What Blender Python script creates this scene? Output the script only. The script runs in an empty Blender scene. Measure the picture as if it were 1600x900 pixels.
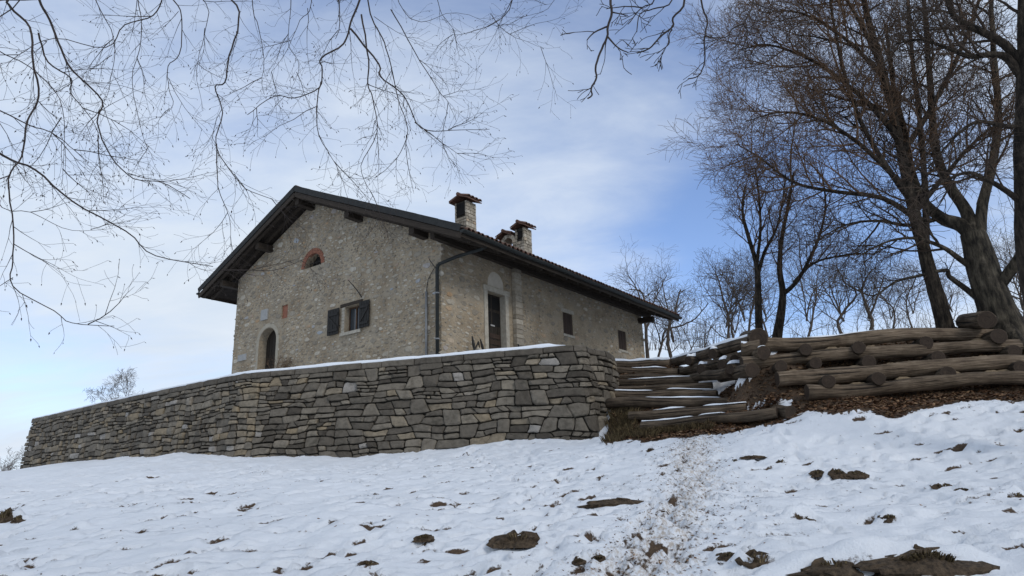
import bpy, bmesh, math, random
import numpy as np
from mathutils import Vector, Matrix, noise as mnoise
random.seed(7); np.random.seed(7)
R = math.radians
S = bpy.context.scene
COL = S.collection

# ------------------------------------------------------------------ camera
FPX, PITCH, ROLL = 1118.0, R(16.35), R(-1.96)      # focal length in photo pixels (1600 wide)
EYE = Vector((0, 0, 1.6))
FW = Vector((0, math.cos(PITCH), math.sin(PITCH)))
UP0 = Vector((0, -math.sin(PITCH), math.cos(PITCH)))
RT0 = Vector((1, 0, 0))
RT = RT0*math.cos(ROLL) + UP0*math.sin(ROLL)
UP = -RT0*math.sin(ROLL) + UP0*math.cos(ROLL)
cam_d = bpy.data.cameras.new('camera'); cam = bpy.data.objects.new('camera', cam_d); COL.objects.link(cam)
cam_d.sensor_width = 36; cam_d.lens = FPX/1600*36; cam_d.clip_start = .05; cam_d.clip_end = 3000
m = Matrix.Identity(4)
for i, ax in enumerate((RT, UP, -FW)):
    for j in range(3): m[j][i] = ax[j]
m.translation = EYE
cam.matrix_world = m
S.camera = cam

# ------------------------------------------------------------------ sky, sun, exposure
SUN_EL, SUN_AZ = R(34), R(140)      # azimuth measured from +Y (view direction) towards +X
w = bpy.data.worlds.new('World'); S.world = w; w.use_nodes = True
nt = w.node_tree; nt.nodes.clear()
def N(t, **kw):
    n = nt.nodes.new(t)
    for k, v in kw.items(): setattr(n, k, v)
    return n
def L(a, b): nt.links.new(a, b)
out = N('ShaderNodeOutputWorld'); bg = N('ShaderNodeBackground'); L(bg.outputs[0], out.inputs[0])
bg.inputs[1].default_value = .1
sky = N('ShaderNodeTexSky', sky_type='NISHITA'); sky.sun_disc = False
sky.sun_elevation = SUN_EL; sky.sun_rotation = SUN_AZ; sky.altitude = 900; sky.air_density = 1.0; sky.dust_density = .6; sky.ozone_density = 2.0
tc = N('ShaderNodeTexCoord'); sep = N('ShaderNodeSeparateXYZ'); L(tc.outputs['Generated'], sep.inputs[0])
def M(op, a, b=None, c=None, clamp=False):
    n = N('ShaderNodeMath', operation=op); n.use_clamp = clamp
    for i, v in enumerate((a, b, c)):
        if v is None: continue
        if isinstance(v, (int, float)): n.inputs[i].default_value = v
        else: L(v, n.inputs[i])
    return n.outputs[0]
zz = M('ADD', M('MAXIMUM', sep.outputs[2], 0.0), .22)
low = M('MULTIPLY', M('SUBTRACT', 1.0, M('MULTIPLY', M('MAXIMUM', sep.outputs[2], 0.0), 2.6), None, True), .16)   # cloud deck looks denser towards the horizon
cmb = N('ShaderNodeCombineXYZ'); L(M('DIVIDE', sep.outputs[0], zz), cmb.inputs[0]); L(M('DIVIDE', sep.outputs[1], zz), cmb.inputs[1])
def noise_tex(scale, detail, rough, dist, off):
    mp = N('ShaderNodeMapping'); mp.inputs['Location'].default_value = off; mp.inputs['Rotation'].default_value = (0, 0, .5); mp.inputs['Scale'].default_value = (.75, 1.35, 1)
    L(cmb.outputs[0], mp.inputs[0])
    n = N('ShaderNodeTexNoise'); n.inputs['Scale'].default_value = scale; n.inputs['Detail'].default_value = detail
    n.inputs['Roughness'].default_value = rough; n.inputs['Distortion'].default_value = dist; L(mp.outputs[0], n.inputs[0])
    return n.outputs[0]
n1 = noise_tex(.9, 9, .56, .5, (3.1, 1.7, 0)); n2 = noise_tex(3.2, 8, .6, .4, (7.3, 2.2, 0))
cl = M('ADD', M('MULTIPLY', n1, .75), M('MULTIPLY', n2, .25))
def dir_of(px, py):
    v = RT*(px-800) - UP*(py-450) + FW*FPX
    return v.normalized()
# openings in the cloud layer (directions taken from the photograph)
hole = None
for px, py, wid, amt in ((1235, 385, .13, .36), (960, 110, .30, .10), (45, 580, .10, .13), (520, 70, .25, .07), (1180, 330, .2, .08), (140, 690, .05, .06)):
    d = dir_of(px, py)
    vm = N('ShaderNodeVectorMath', operation='DISTANCE'); L(tc.outputs['Generated'], vm.inputs[0]); vm.inputs[1].default_value = d
    g = M('MULTIPLY', M('POWER', 2.718, M('MULTIPLY', M('POWER', M('DIVIDE', vm.outputs['Value'], wid), 2.0), -1.0)), amt)
    hole = g if hole is None else M('ADD', hole, g)
cl = M('SUBTRACT', M('ADD', M('ADD', cl, low), .12), hole)
mr = N('ShaderNodeMapRange', interpolation_type='SMOOTHSTEP'); L(cl, mr.inputs[0])
mr.inputs[1].default_value = .31; mr.inputs[2].default_value = .76; mr.inputs[3].default_value = .05; mr.inputs[4].default_value = 1.0
ccol = N('ShaderNodeMix', data_type='RGBA'); L(n2, ccol.inputs[0])
ccol.inputs[6].default_value = (5.5, 6.55, 7.9, 1); ccol.inputs[7].default_value = (7.7, 8.3, 9.1, 1)
skym = N('ShaderNodeMix', data_type='RGBA', blend_type='MULTIPLY'); skym.inputs[0].default_value = 1; L(sky.outputs[0], skym.inputs[6]); skym.inputs[7].default_value = (1.6, 1.65, 1.88, 1)
mx = N('ShaderNodeMix', data_type='RGBA'); L(mr.outputs[0], mx.inputs[0]); L(skym.outputs[2], mx.inputs[6]); L(ccol.outputs[2], mx.inputs[7])
L(mx.outputs[2], bg.inputs[0])
sd = bpy.data.lights.new('sun', 'SUN'); sd.energy = 1.25; sd.angle = R(18); sd.color = (1, .95, .88)
sun = bpy.data.objects.new('sun', sd); COL.objects.link(sun)
sv = Vector((math.sin(SUN_AZ)*math.cos(SUN_EL), math.cos(SUN_AZ)*math.cos(SUN_EL), math.sin(SUN_EL)))
sun.rotation_euler = sv.to_track_quat('Z', 'Y').to_euler(); sun.location = (30, -30, 40)
S.view_settings.view_transform = 'Standard'; S.view_settings.look = 'None'; S.view_settings.exposure = .12; S.view_settings.gamma = 1
S.render.engine = 'CYCLES'; S.cycles.max_bounces = 6; S.cycles.use_denoising = True

# ------------------------------------------------------------------ helpers
def ray(px, py): return RT*(px-800) - UP*(py-450) + FW*FPX
def at_d(px, py, d):                       # point at horizontal distance d from the camera
    r = ray(px, py); return EYE + r*(d/math.hypot(r.x, r.y))
def at_y(px, py, y): r = ray(px, py); return EYE + r*(y/r.y)
def proj_np(P):
    v = P - np.array(EYE); d = v@np.array(FW); d = np.where(d < .05, .05, d)
    return 800+FPX*(v@np.array(RT))/d, 450-FPX*(v@np.array(UP))/d
def lerp(a, b, t): return a+(b-a)*t

class MB:
    def __init__(s): s.v = []; s.f = []; s.uv = []; s.mi = []; s.tint = []; s.t = .5; s.m = 0
    def face(s, idx, uv=None, mi=None):
        s.f.append(idx); s.uv.append(uv); s.mi.append(s.m if mi is None else mi)
    def add(s, vs):
        b = len(s.v); s.v.extend(vs); s.tint.extend([s.t]*len(vs)); return b
    def box(s, x0, x1, y0, y1, z0, z1):
        b = s.add([(x, y, z) for z in (z0, z1) for y in (y0, y1) for x in (x0, x1)])
        for q in ((0,2,3,1),(4,5,7,6),(0,1,5,4),(2,6,7,3),(0,4,6,2),(1,3,7,5)): s.face([b+i for i in q])
    def beam(s, a, c, wd, h, upv=(0,0,1)):
        a = Vector(a); c = Vector(c); d = (c-a).normalized(); sd_ = d.cross(Vector(upv)).normalized(); u = sd_.cross(d)
        vs = []
        for p in (a, c):
            for sx, sz in ((-1,-1),(1,-1),(1,1),(-1,1)): vs.append(tuple(p+sd_*sx*wd/2+u*sz*h/2))
        b = s.add(vs); l = (c-a).length
        for q in range(4):
            r = (q+1) % 4
            s.face([b+q, b+r, b+4+r, b+4+q], [(0, q*.2), (0, q*.2+.2), (l, q*.2+.2), (l, q*.2)])
        s.face([b+3, b+2, b+1, b]); s.face([b+4, b+5, b+6, b+7])
    def tube(s, pts, rad, n=6, cap=True, capmat=None, wob=0):
        pts = [Vector(p) for p in pts]; k = len(pts)
        T = (pts[1]-pts[0]).normalized()
        u = T.cross(Vector((0,0,1)))
        if u.length < 1e-3: u = T.cross(Vector((1,0,0)))
        u.normalize(); rings = []; lens = [0]
        for i in range(k):
            if i: lens.append(lens[-1]+(pts[i]-pts[i-1]).length)
            T = (pts[min(i+1, k-1)]-pts[max(i-1, 0)])
            if T.length < 1e-9: T = Vector((0,0,1))
            T.normalize(); u = u-T*u.dot(T)
            if u.length < 1e-6: u = T.orthogonal()
            u.normalize(); v = T.cross(u); r = rad[i]; vs = []
            for j in range(n):
                a = 2*math.pi*j/n; rr = r*(1+wob*mnoise.noise(Vector((pts[i].x*1.3+math.cos(a)*1.1, pts[i].y*1.3+math.sin(a)*1.1, pts[i].z*1.3)))) if wob else r
                p = pts[i]+u*(math.cos(a)*rr)+v*(math.sin(a)*rr); vs.append((p.x, p.y, p.z))
            rings.append(s.add(vs))
        for i in range(k-1):
            a, b = rings[i], rings[i+1]
            for j in range(n):
                j2 = (j+1) % n
                s.face([a+j, a+j2, b+j2, b+j], [(lens[i], j/n), (lens[i], (j+1)/n), (lens[i+1], (j+1)/n), (lens[i+1], j/n)])
        if cap:
            for ri, fl, p in ((rings[0], True, pts[0]), (rings[-1], False, pts[-1])):
                if n <= 4:
                    q = [ri+j for j in range(n)]; s.face(q[::-1] if fl else q); continue
                c = s.add([tuple(p)])
                for j in range(n):
                    j2 = (j+1) % n
                    t = [ri+j2, ri+j, c] if fl else [ri+j, ri+j2, c]
                    s.face(t, [(1, (j+1)/n), (1, j/n), (0, j/n)], capmat)
    def build(s, name, mats, parent=None, smooth=False):
        me = bpy.data.meshes.new(name); me.from_pydata(s.v, [], s.f)
        for mt in (mats if isinstance(mats, (list, tuple)) else [mats]): me.materials.append(mt)
        if any(s.mi): me.polygons.foreach_set('material_index', s.mi)
        if any(u is not None for u in s.uv):
            ul = me.uv_layers.new(name='UVMap'); flat = []
            for f, u in zip(s.f, s.uv):
                if u is None: flat.extend([0.0]*(2*len(f)))
                else:
                    for q in u: flat.extend(q)
            ul.data.foreach_set('uv', flat)
        at = me.attributes.new('tint', 'FLOAT', 'POINT'); at.data.foreach_set('value', s.tint)
        if smooth: me.polygons.foreach_set('use_smooth', [True]*len(me.polygons))
        me.update()
        o = bpy.data.objects.new(name, me); COL.objects.link(o)
        if parent: o.parent = parent
        return o
def empty(name, loc=(0,0,0), rz=0):
    o = bpy.data.objects.new(name, None); COL.objects.link(o); o.location = loc; o.rotation_euler = (0,0,rz); o.empty_display_size = .3; return o
def tag(o, label=None, cat=None, group=None, kind=None):
    for k, v in (('label', label), ('category', cat), ('group', group), ('kind', kind)):
        if v: o[k] = v
    return o
def local(o, mb):           # shift a world-space mesh builder into the frame of empty o (translation only)
    l = o.location; mb.v = [(a-l.x, b-l.y, c-l.z) for a, b, c in mb.v]; return mb

# ------------------------------------------------------------------ materials
def mat(name, build):
    m_ = bpy.data.materials.new(name); m_.use_nodes = True; t = m_.node_tree
    bs = t.nodes['Principled BSDF']; bs.inputs['Roughness'].default_value = .85; bs.inputs['Specular IOR Level'].default_value = .25
    build(t, bs); return m_
def nd(t, ty, **kw):
    n = t.nodes.new(ty)
    for k, v in kw.items(): setattr(n, k, v)
    return n
def ramp(t, fac, stops):
    n = nd(t, 'ShaderNodeValToRGB'); e = n.color_ramp.elements
    while len(e) < len(stops): e.new(.5)
    for el, (p, c) in zip(e, stops): el.position = p; el.color = (*c, 1)
    t.links.new(fac, n.inputs[0]); return n.outputs[0]
def nz(t, scale, detail=6, rough=.6, vec=None, sc=None, coord='Object'):
    n = nd(t, 'ShaderNodeTexNoise'); n.inputs['Scale'].default_value = scale; n.inputs['Detail'].default_value = detail; n.inputs['Roughness'].default_value = rough
    if vec is None: vec = nd(t, 'ShaderNodeTexCoord').outputs[coord]
    if sc:
        mp = nd(t, 'ShaderNodeMapping'); mp.inputs['Scale'].default_value = sc; t.links.new(vec, mp.inputs[0]); vec = mp.outputs[0]
    t.links.new(vec, n.inputs[0]); return n.outputs[0]
def mixc(t, fac, a, b, mode='MIX'):
    n = nd(t, 'ShaderNodeMix', data_type='RGBA', blend_type=mode)
    for i, v in ((0, fac), (6, a), (7, b)):
        if hasattr(v, 'links'): t.links.new(v, n.inputs[i])
        elif isinstance(v, tuple): n.inputs[i].default_value = (*v, 1)
        else: n.inputs[i].default_value = v
    return n.outputs[2]
def mth(t, op, a, b=0.0, clamp=False):
    n = nd(t, 'ShaderNodeMath', operation=op); n.use_clamp = clamp
    for i, v in ((0, a), (1, b)):
        if hasattr(v, 'links'): t.links.new(v, n.inputs[i])
        else: n.inputs[i].default_value = v
    return n.outputs[0]
def bump(t, bs, h, strength=.5, dist=.02):
    n = nd(t, 'ShaderNodeBump'); n.inputs['Strength'].default_value = strength; n.inputs['Distance'].default_value = dist
    t.links.new(h, n.inputs['Height']); t.links.new(n.outputs[0], bs.inputs['Normal'])
def attr(t, nm): return nd(t, 'ShaderNodeAttribute', attribute_name=nm).outputs['Fac']

def b_snow(t, bs):
    obj = nd(t, 'ShaderNodeTexCoord').outputs['Object']
    n = nz(t, 9, 8, .65, obj); n2_ = nz(t, 60, 5, .7, obj); n3 = nz(t, 1.1, 5, .6, obj); n4 = nz(t, 26, 6, .7, obj, (1, .6, 1))
    base = mixc(t, n3, (.62, .655, .70), (.74, .765, .80))
    dm = mth(t, 'MULTIPLY', mth(t, 'SUBTRACT', mth(t, 'ADD', mth(t, 'MULTIPLY', attr(t, 'dirt'), .23), mth(t, 'ADD', mth(t, 'MULTIPLY', n4, .9), mth(t, 'MULTIPLY', n, .3))), .765), 6.5, True)
    base = mixc(t, mth(t, 'MULTIPLY', dm, .72), base, mixc(t, n2_, (.22, .155, .095), (.46, .37, .27)))
    fac = attr(t, 'bare')
    # thin snow: bare soil and grass show where the noise is high
    thr = mth(t, 'SUBTRACT', mth(t, 'ADD', mth(t, 'MULTIPLY', n4, .6), mth(t, 'MULTIPLY', n, .4)), mth(t, 'SUBTRACT', 1.0, fac))
    mask = mth(t, 'MULTIPLY', mth(t, 'ADD', thr, .02), 9.0, True)
    earth = ramp(t, nz(t, 35, 6, .7, obj), [(.25, (.022, .015, .010)), (.5, (.065, .042, .026)), (.75, (.13, .085, .05))])
    c = mixc(t, mask, base, earth)
    t.links.new(c, bs.inputs['Base Color']); bs.inputs['Roughness'].default_value = .7
    h = mth(t, 'ADD', mth(t, 'MULTIPLY', n, .7), mth(t, 'MULTIPLY', n2_, .3)); bump(t, bs, h, .9, .045)
SNOW = mat('snow_ground', b_snow)
def b_snowp(t, bs):
    n = nz(t, 14, 6, .6); t.links.new(mixc(t, n, (.66, .70, .755), (.76, .79, .83)), bs.inputs['Base Color']); bump(t, bs, n, .4, .03)
SNOWP = mat('snow_patch', b_snowp)
def b_stone(t, bs):
    ti = attr(t, 'tint'); obj = nd(t, 'ShaderNodeTexCoord').outputs['Object']
    n = nz(t, 7, 8, .65, obj); n2_ = nz(t, 45, 6, .7, obj); n3 = nz(t, 2.3, 4, .6, obj, (1, 1, 2.5))
    c = ramp(t, ti, [(0, (.062, .053, .042)), (.3, (.104, .090, .072)), (.55, (.145, .127, .102)), (.75, (.20, .174, .137)), (.9, (.225, .180, .120)), (1, (.28, .26, .235))])
    c = mixc(t, .75, c, ramp(t, n, [(.3, (.45, .43, .40)), (.55, (1, 1, 1)), (.8, (1.35, 1.3, 1.2))]), 'MULTIPLY')
    c = mixc(t, mth(t, 'MULTIPLY', mth(t, 'SUBTRACT', n3, .58), 4.0, True), c, (.040, .038, .028))
    t.links.new(c, bs.inputs['Base Color']); bump(t, bs, mth(t, 'ADD', n, mth(t, 'MULTIPLY', n2_, .5)), .8, .03)
STONE = mat('wall_stone', b_stone)
def b_hstone(t, bs):
    ti = attr(t, 'tint'); n = nz(t, 11, 7, .65)
    c = ramp(t, ti, [(0, (.18, .155, .12)), (.35, (.27, .238, .19)), (.65, (.37, .33, .265)), (.85, (.46, .42, .35)), (.93, (.37, .25, .145)), (1, (.33, .35, .37))])
    c = mixc(t, .7, c, ramp(t, n, [(.3, (.55, .53, .5)), (.6, (1, 1, 1)), (.8, (1.2, 1.2, 1.15))]), 'MULTIPLY')
    t.links.new(c, bs.inputs['Base Color']); bump(t, bs, n, .7, .02)
HSTONE = mat('rubble_stone', b_hstone)
def b_mortar(t, bs):
    n = nz(t, 18, 6, .7); t.links.new(ramp(t, n, [(.3, (.012, .011, .009)), (.7, (.045, .04, .032))]), bs.inputs['Base Color']); bump(t, bs, n, .8, .03)
MORTAR = mat('dark_joint', b_mortar)
def b_plaster(t, bs):
    obj = nd(t, 'ShaderNodeTexCoord').outputs['Object']
    n = nz(t, 1.1, 8, .62, obj); n2_ = nz(t, 16, 8, .7, obj); n3 = nz(t, 3.5, 7, .65, obj)
    c = ramp(t, n, [(.30, (.20, .156, .106)), (.5, (.305, .248, .174)), (.70, (.39, .33, .245))])
    c = mixc(t, .65, c, ramp(t, n2_, [(.3, (.55, .53, .5)), (.55, (1, 1, 1)), (.8, (1.35, 1.32, 1.25))]), 'MULTIPLY')
    pat = nz(t, .8, 4, .55, obj, (1, 1, 1.3)); c = mixc(t, mth(t, 'MULTIPLY', mth(t, 'SUBTRACT', pat, .53), 9.0, True), c, mixc(t, n2_, (.25, .21, .155), (.31, .265, .20)))
    # small flush stones showing through worn plaster
    vo = nd(t, 'ShaderNodeTexVoronoi', feature='F1'); vo.inputs['Scale'].default_value = 7.5; mp = nd(t, 'ShaderNodeMapping'); mp.inputs['Scale'].default_value = (1, 1, 1.7)
    t.links.new(obj, mp.inputs[0]); t.links.new(mp.outputs[0], vo.inputs[0])
    vm_ = mth(t, 'MULTIPLY', mth(t, 'SUBTRACT', mth(t, 'ADD', mth(t, 'MULTIPLY', n3, .62), .09), vo.outputs['Distance']), 14.0, True)
    c = mixc(t, mth(t, 'MULTIPLY', vm_, .28), c, ramp(t, vo.outputs['Color'], [(.2, (.20, .18, .145)), (.6, (.30, .275, .225)), (.9, (.38, .36, .32))]))
    t.links.new(c, bs.inputs['Base Color']); bump(t, bs, mth(t, 'ADD', mth(t, 'MULTIPLY', n2_, .6), mth(t, 'MULTIPLY', vm_, .5)), .8, .03)
PLASTER = mat('worn_plaster', b_plaster)
def simple(name, c0, c1, scale=8, bstr=.4, rough=.8, sc=None, coord='Object', det=6, bd=.02):
    def f(t, bs):
        n = nz(t, scale, det, .65, None, sc, coord); t.links.new(ramp(t, n, [(.3, c0), (.7, c1)]), bs.inputs['Base Color'])
        bs.inputs['Roughness'].default_value = rough; bump(t, bs, n, bstr, bd)
    return mat(name, f)
SMOOTHPL = simple('smooth_render', (.26, .23, .18), (.35, .315, .25), 5)
PALEPL = simple('pale_render', (.40, .36, .30), (.50, .46, .39), 5)
LIMESTONE = simple('limestone_trim', (.26, .235, .19), (.40, .37, .31), 9)
BLEACHED = simple('grey_plaque', (.24, .24, .235), (.33, .33, .32), 14, .2)
BRICK = simple('red_brick', (.17, .065, .04), (.30, .13, .08), 14)
TILE = simple('clay_tile', (.060, .036, .028), (.175, .098, .072), 9, .6)
def b_log(t, bs):
    uv = nd(t, 'ShaderNodeTexCoord').outputs['UV']; obj = nd(t, 'ShaderNodeTexCoord').outputs['Object']
    n = nz(t, 1, 7, .7, uv, (1.6, 26, 1)); n2_ = nz(t, 2.2, 6, .65, obj); n3 = nz(t, 1, 5, .6, uv, (.5, 60, 1))
    c = ramp(t, n, [(.30, (.026, .019, .013)), (.43, (.11, .082, .058)), (.58, (.21, .165, .12)), (.75, (.31, .255, .195))])
    c = mixc(t, .8, c, ramp(t, n2_, [(.3, (.35, .32, .29)), (.6, (1, 1, 1)), (.8, (1.2, 1.15, 1.1))]), 'MULTIPLY')
    crk = nz(t, 1, 3, .5, uv, (.35, 16, 1)); c = mixc(t, mth(t, 'MULTIPLY', mth(t, 'SUBTRACT', crk, .60), 16.0, True), c, (.010, .008, .006))
    c = mixc(t, 1.0, c, ramp(t, attr(t, 'tint'), [(0, (.34, .33, .32)), (1, (1.2, 1.17, 1.12))]), 'MULTIPLY')
    t.links.new(c, bs.inputs['Base Color']); bump(t, bs, mth(t, 'SUBTRACT', mth(t, 'ADD', n, mth(t, 'MULTIPLY', n3, .6)), mth(t, 'MULTIPLY', mth(t, 'MULTIPLY', mth(t, 'SUBTRACT', crk, .58), 10.0, True), 1.2)), 1.0, .04)
LOG = mat('weathered_log', b_log)
def b_logend(t, bs):
    uv = nd(t, 'ShaderNodeTexCoord').outputs['UV']; n = nz(t, 1, 4, .6, uv, (26, 3, 1)); n2_ = nz(t, 9, 5)
    c = ramp(t, n, [(.3, (.018, .013, .010)), (.7, (.075, .052, .036))])
    c = mixc(t, .6, c, ramp(t, n2_, [(.3, (.5, .5, .5)), (.7, (1.1, 1.1, 1.1))]), 'MULTIPLY')
    t.links.new(c, bs.inputs['Base Color']); bump(t, bs, n, .6, .02)
LOGEND = mat('log_cut_end', b_logend)
ROOFWOOD = simple('dark_roof_timber', (.016, .012, .009), (.050, .038, .028), 1, .5, .85, (3, 30, 1), 'UV')
ROOFBOARD = simple('dark_roof_board', (.014, .011, .009), (.038, .029, .022), 5, .5, .85, (1, 6, 6))
FASCIA = simple('grey_verge_metal', (.016, .017, .017), (.030, .031, .030), 6, .2, .8)
GUTTER = simple('dark_gutter_metal', (.011, .013, .013), (.022, .025, .024), 5, .15, .6)
IRON = simple('black_iron', (.008, .008, .008), (.02, .019, .018), 12, .2, .5)
ZINC = simple('grey_pipe', (.13, .135, .14), (.20, .205, .21), 6, .2, .45)
DOORWOOD = simple('dark_door_wood', (.010, .008, .006), (.032, .024, .017), 4, .5, .7, (8, 8, 1.2))
SHUTTER = simple('brown_shutter_wood', (.022, .014, .010), (.050, .032, .023), 4, .4, .75, (8, 8, 1.2))
BLACKWOOD = simple('black_shutter_wood', (.010, .010, .009), (.024, .022, .020), 5, .4, .7, (6, 6, 1.2))
FRAMEWOOD = simple('brown_window_frame', (.06, .035, .02), (.11, .065, .04), 6)
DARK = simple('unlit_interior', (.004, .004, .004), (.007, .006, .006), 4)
def b_glass(t, bs):
    bs.inputs['Base Color'].default_value = (.03, .04, .05, 1); bs.inputs['Roughness'].default_value = .08; bs.inputs['Specular IOR Level'].default_value = .9
    bump(t, bs, nz(t, 2, 2), .05, .02)
GLASS = mat('window_glass', b_glass)
def bark_mat(name, dark, mid, light, scale):
    def f(t, bs):
        obj = nd(t, 'ShaderNodeTexCoord').outputs['Object']; fis = nz(t, scale, 6, .7, obj, (1, 1, .22)); blo = nz(t, 2.6, 6, .65, obj); fine = nz(t, scale*4, 5, .7, obj, (1, 1, .5))
        c = ramp(t, fis, [(.36, dark), (.5, mid), (.66, light)])
        c = mixc(t, .85, c, ramp(t, blo, [(.34, (.32, .32, .30)), (.5, (.9, .9, .88)), (.66, (1.5, 1.5, 1.42))]), 'MULTIPLY')
        t.links.new(c, bs.inputs['Base Color']); bs.inputs['Roughness'].default_value = .95; bump(t, bs, mth(t, 'ADD', fis, mth(t, 'MULTIPLY', fine, .4)), 1.0, .10)
    return mat(name, f)
BARK = bark_mat('grey_brown_bark', (.010, .008, .006), (.040, .031, .023), (.088, .070, .052), 16)
BEECHBARK = bark_mat('mottled_beech_bark', (.012, .010, .008), (.055, .046, .034), (.12, .10, .075), 9)
TWIG = simple('brown_twig', (.022, .015, .011), (.060, .041, .028), 3)
LARCHTWIG = simple('reddish_twig', (.055, .034, .021), (.15, .092, .055), 2)
FARBARK = simple('hazed_far_bark', (.045, .036, .029), (.125, .10, .08), 4)  # bark colour lightened, distance haze painted in
NEARTWIG = simple('dark_near_twig', (.018, .014, .013), (.050, .038, .033), 6)
EARTH = simple('bare_earth', (.014, .010, .007), (.115, .082, .052), 22, .9, .95, None, 'Object', 8, .05)
def b_leaf(t, bs):
    t.links.new(ramp(t, attr(t, 'tint'), [(0, (.030, .016, .010)), (.35, (.085, .042, .022)), (.7, (.16, .085, .042)), (1, (.26, .17, .095))]), bs.inputs['Base Color'])
LEAF = mat('dead_leaf', b_leaf)
def b_grass(t, bs):
    t.links.new(ramp(t, attr(t, 'tint'), [(0, (.028, .020, .010)), (.5, (.085, .060, .030)), (1, (.19, .145, .075))]), bs.inputs['Base Color'])
GRASS = mat('dry_grass', b_grass)
OCHRE = simple('ochre_fill_stone', (.10, .072, .042), (.24, .18, .11), 14, .8)

# ------------------------------------------------------------------ layout shared by ground and structures
HA = R(37)
HX = Vector((math.sin(HA), math.cos(HA), 0)); HY = Vector((-math.cos(HA), math.sin(HA), 0))
CORNER = Vector((-2.05, 19.895, 0))
ZT = 5.3                                            # top of the retaining wall and level of the terrace
WALL = [(2.30, 21.9), (2.74, 20.9), (2.80, 20.0), (2.52, 19.1), (1.96, 18.4), (1.26, 18.0), (-2.9, 19.11), (-7.23, 20.26), (-8.61, 21.0), (-11.45, 22.95), (-15.03, 25.6), (-19.57, 29.1)]
STEPS = [  # left px, right px, distance, radius
    ((1003, 667), (1214, 646), 17.2, .12), ((985, 650), (1167, 640), 17.9, .115), ((966, 630), (1143, 628), 18.6, .125), ((964, 618), (1120, 616), 19.2, .105),
    ((962, 609), (1113, 605), 19.8, .105), ((960, 599), (1090, 597), 20.4, .118), ((960, 590), (1066, 590), 21.0, .105), ((958, 581), (1060, 581), 21.6, .12), ((957, 572), (1047, 567), 22.2, .125)]
CRIB = [  # left px, right px, distances, radii
    ((1188, 538), (1562, 519), 17.5, 20.1, .165, .145), ((1160, 567), (1588, 542), 17.05, 19.8, .15, .145),
    ((1213, 591), (1660, 563), 16.75, 19.6, .175, .155), ((1260, 611), (1670, 586), 16.5, 19.3, .15, .15)]

# the steps are set askew: their right ends come forward
STEPS = [(a, b, d, d-1.0+.05*i, r) for i, (a, b, d, r) in enumerate(STEPS)]

# ------------------------------------------------------------------ ground
ctrl = [(0,0,0), (-4,0,-.15), (4,0,.2), (0,6,.93), (-5,8,1.0), (5,8,1.4), (0,12,1.88), (-6,13,1.85), (6,12,2.2), (-9,8,.75), (-14,12,1.2), (9.5,8,1.75),
        (1.3,17.65,2.9), (-1.7,18.45,2.9), (-5,19.3,2.78), (-7.2,19.9,2.86), (-8.9,20.7,3.04), (-11.6,22.5,3.17), (-15.2,25.1,3.27), (-19.9,28.5,3.18),
        (9,12.6,2.8), (13,13,3.2), (-12,17,2.2), (-20,20,1.8), (-25,29,2.5), (-30,40,1.0), (-40,30,-2), (2.0,17.6,2.95), (2.4,18.0,3.0), (0,25,4.5), (-8,27,4.2), (-14,33,3.6), (4,27,5.12), (3,24,5.2), (4.5,24,5.2), (-20,40,1.5)]
for a, b, d, d2, r in STEPS:
    A = at_d(*a, d); B = at_d(*b, d2)
    for t_ in (0, .33, .67, 1): q = A.lerp(B, t_); ctrl.append((q.x, q.y, q.z-.12))
for a, b, d0, d1, r0, r1 in CRIB:
    for t_ in (0.0, .35, .7, 1.0):
        q = at_d(lerp(a[0], b[0], t_), lerp(a[1], b[1], t_), lerp(d0, d1, t_)); ctrl.append((q.x, q.y+.2, q.z-.08))
for px, py, d in ((1265, 640, 14.9), (1400, 632, 15.6), (1590, 612, 17.0), (1120, 678, 15.6), (1000, 687, 16.4), (1060, 683, 15.9), (1215, 662, 15.0)):
    q = at_d(px, py, d); ctrl.append(tuple(q))
ctrl += [(7, 19.5, 5.05), (11, 19.5, 5.05), (15, 20, 5.05), (8, 26, 5.0), (16, 28, 4.8), (6, 22, 5.12), (4.4, 23, 5.4), (3.4, 23, 5.42)]
CP = np.array(ctrl, float)
def tps_k(r2_): return np.where(r2_ > 0, r2_*np.log(np.maximum(r2_, 1e-12)), 0)*.5
n_ = len(CP); Kt = tps_k(((CP[:, None, :2]-CP[None, :, :2])**2).sum(-1)) + np.eye(n_)*.08
Pm = np.c_[np.ones(n_), CP[:, :2]]; A_ = np.zeros((n_+3, n_+3)); A_[:n_, :n_] = Kt; A_[:n_, n_:] = Pm; A_[n_:, :n_] = Pm.T
sol = np.linalg.solve(A_, np.r_[CP[:, 2], np.zeros(3)])
def gz_np(x, y):
    x = np.asarray(x, float); y = np.asarray(y, float); sh = x.shape; x = x.ravel(); y = y.ravel()
    xc = np.clip(x, -45, 30); yc = np.clip(y, -8, 42); z = sol[n_] + sol[n_+1]*xc + sol[n_+2]*yc
    for i in range(n_): z = z + sol[i]*tps_k((xc-CP[i, 0])**2+(yc-CP[i, 1])**2)
    far = np.hypot(x-xc, y-yc); z = z - far*.25*np.clip(far/20, 0, 1); z = np.maximum(z, -60)
    return z.reshape(sh)
def gz(x, y): return float(gz_np(np.array([x]), np.array([y]))[0])
def ground_hit(px, py, d0=3.5, d1=40):
    r = ray(px, py); h = math.hypot(r.x, r.y); ds = np.linspace(d0, d1, 700)
    X = r.x/h*ds; Y = r.y/h*ds; Z = EYE.z+r.z/h*ds; g = gz_np(X, Y); k = np.nonzero(Z < g)[0]
    i = k[0] if len(k) else 699
    return Vector((X[i], Y[i], g[i]))

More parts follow.
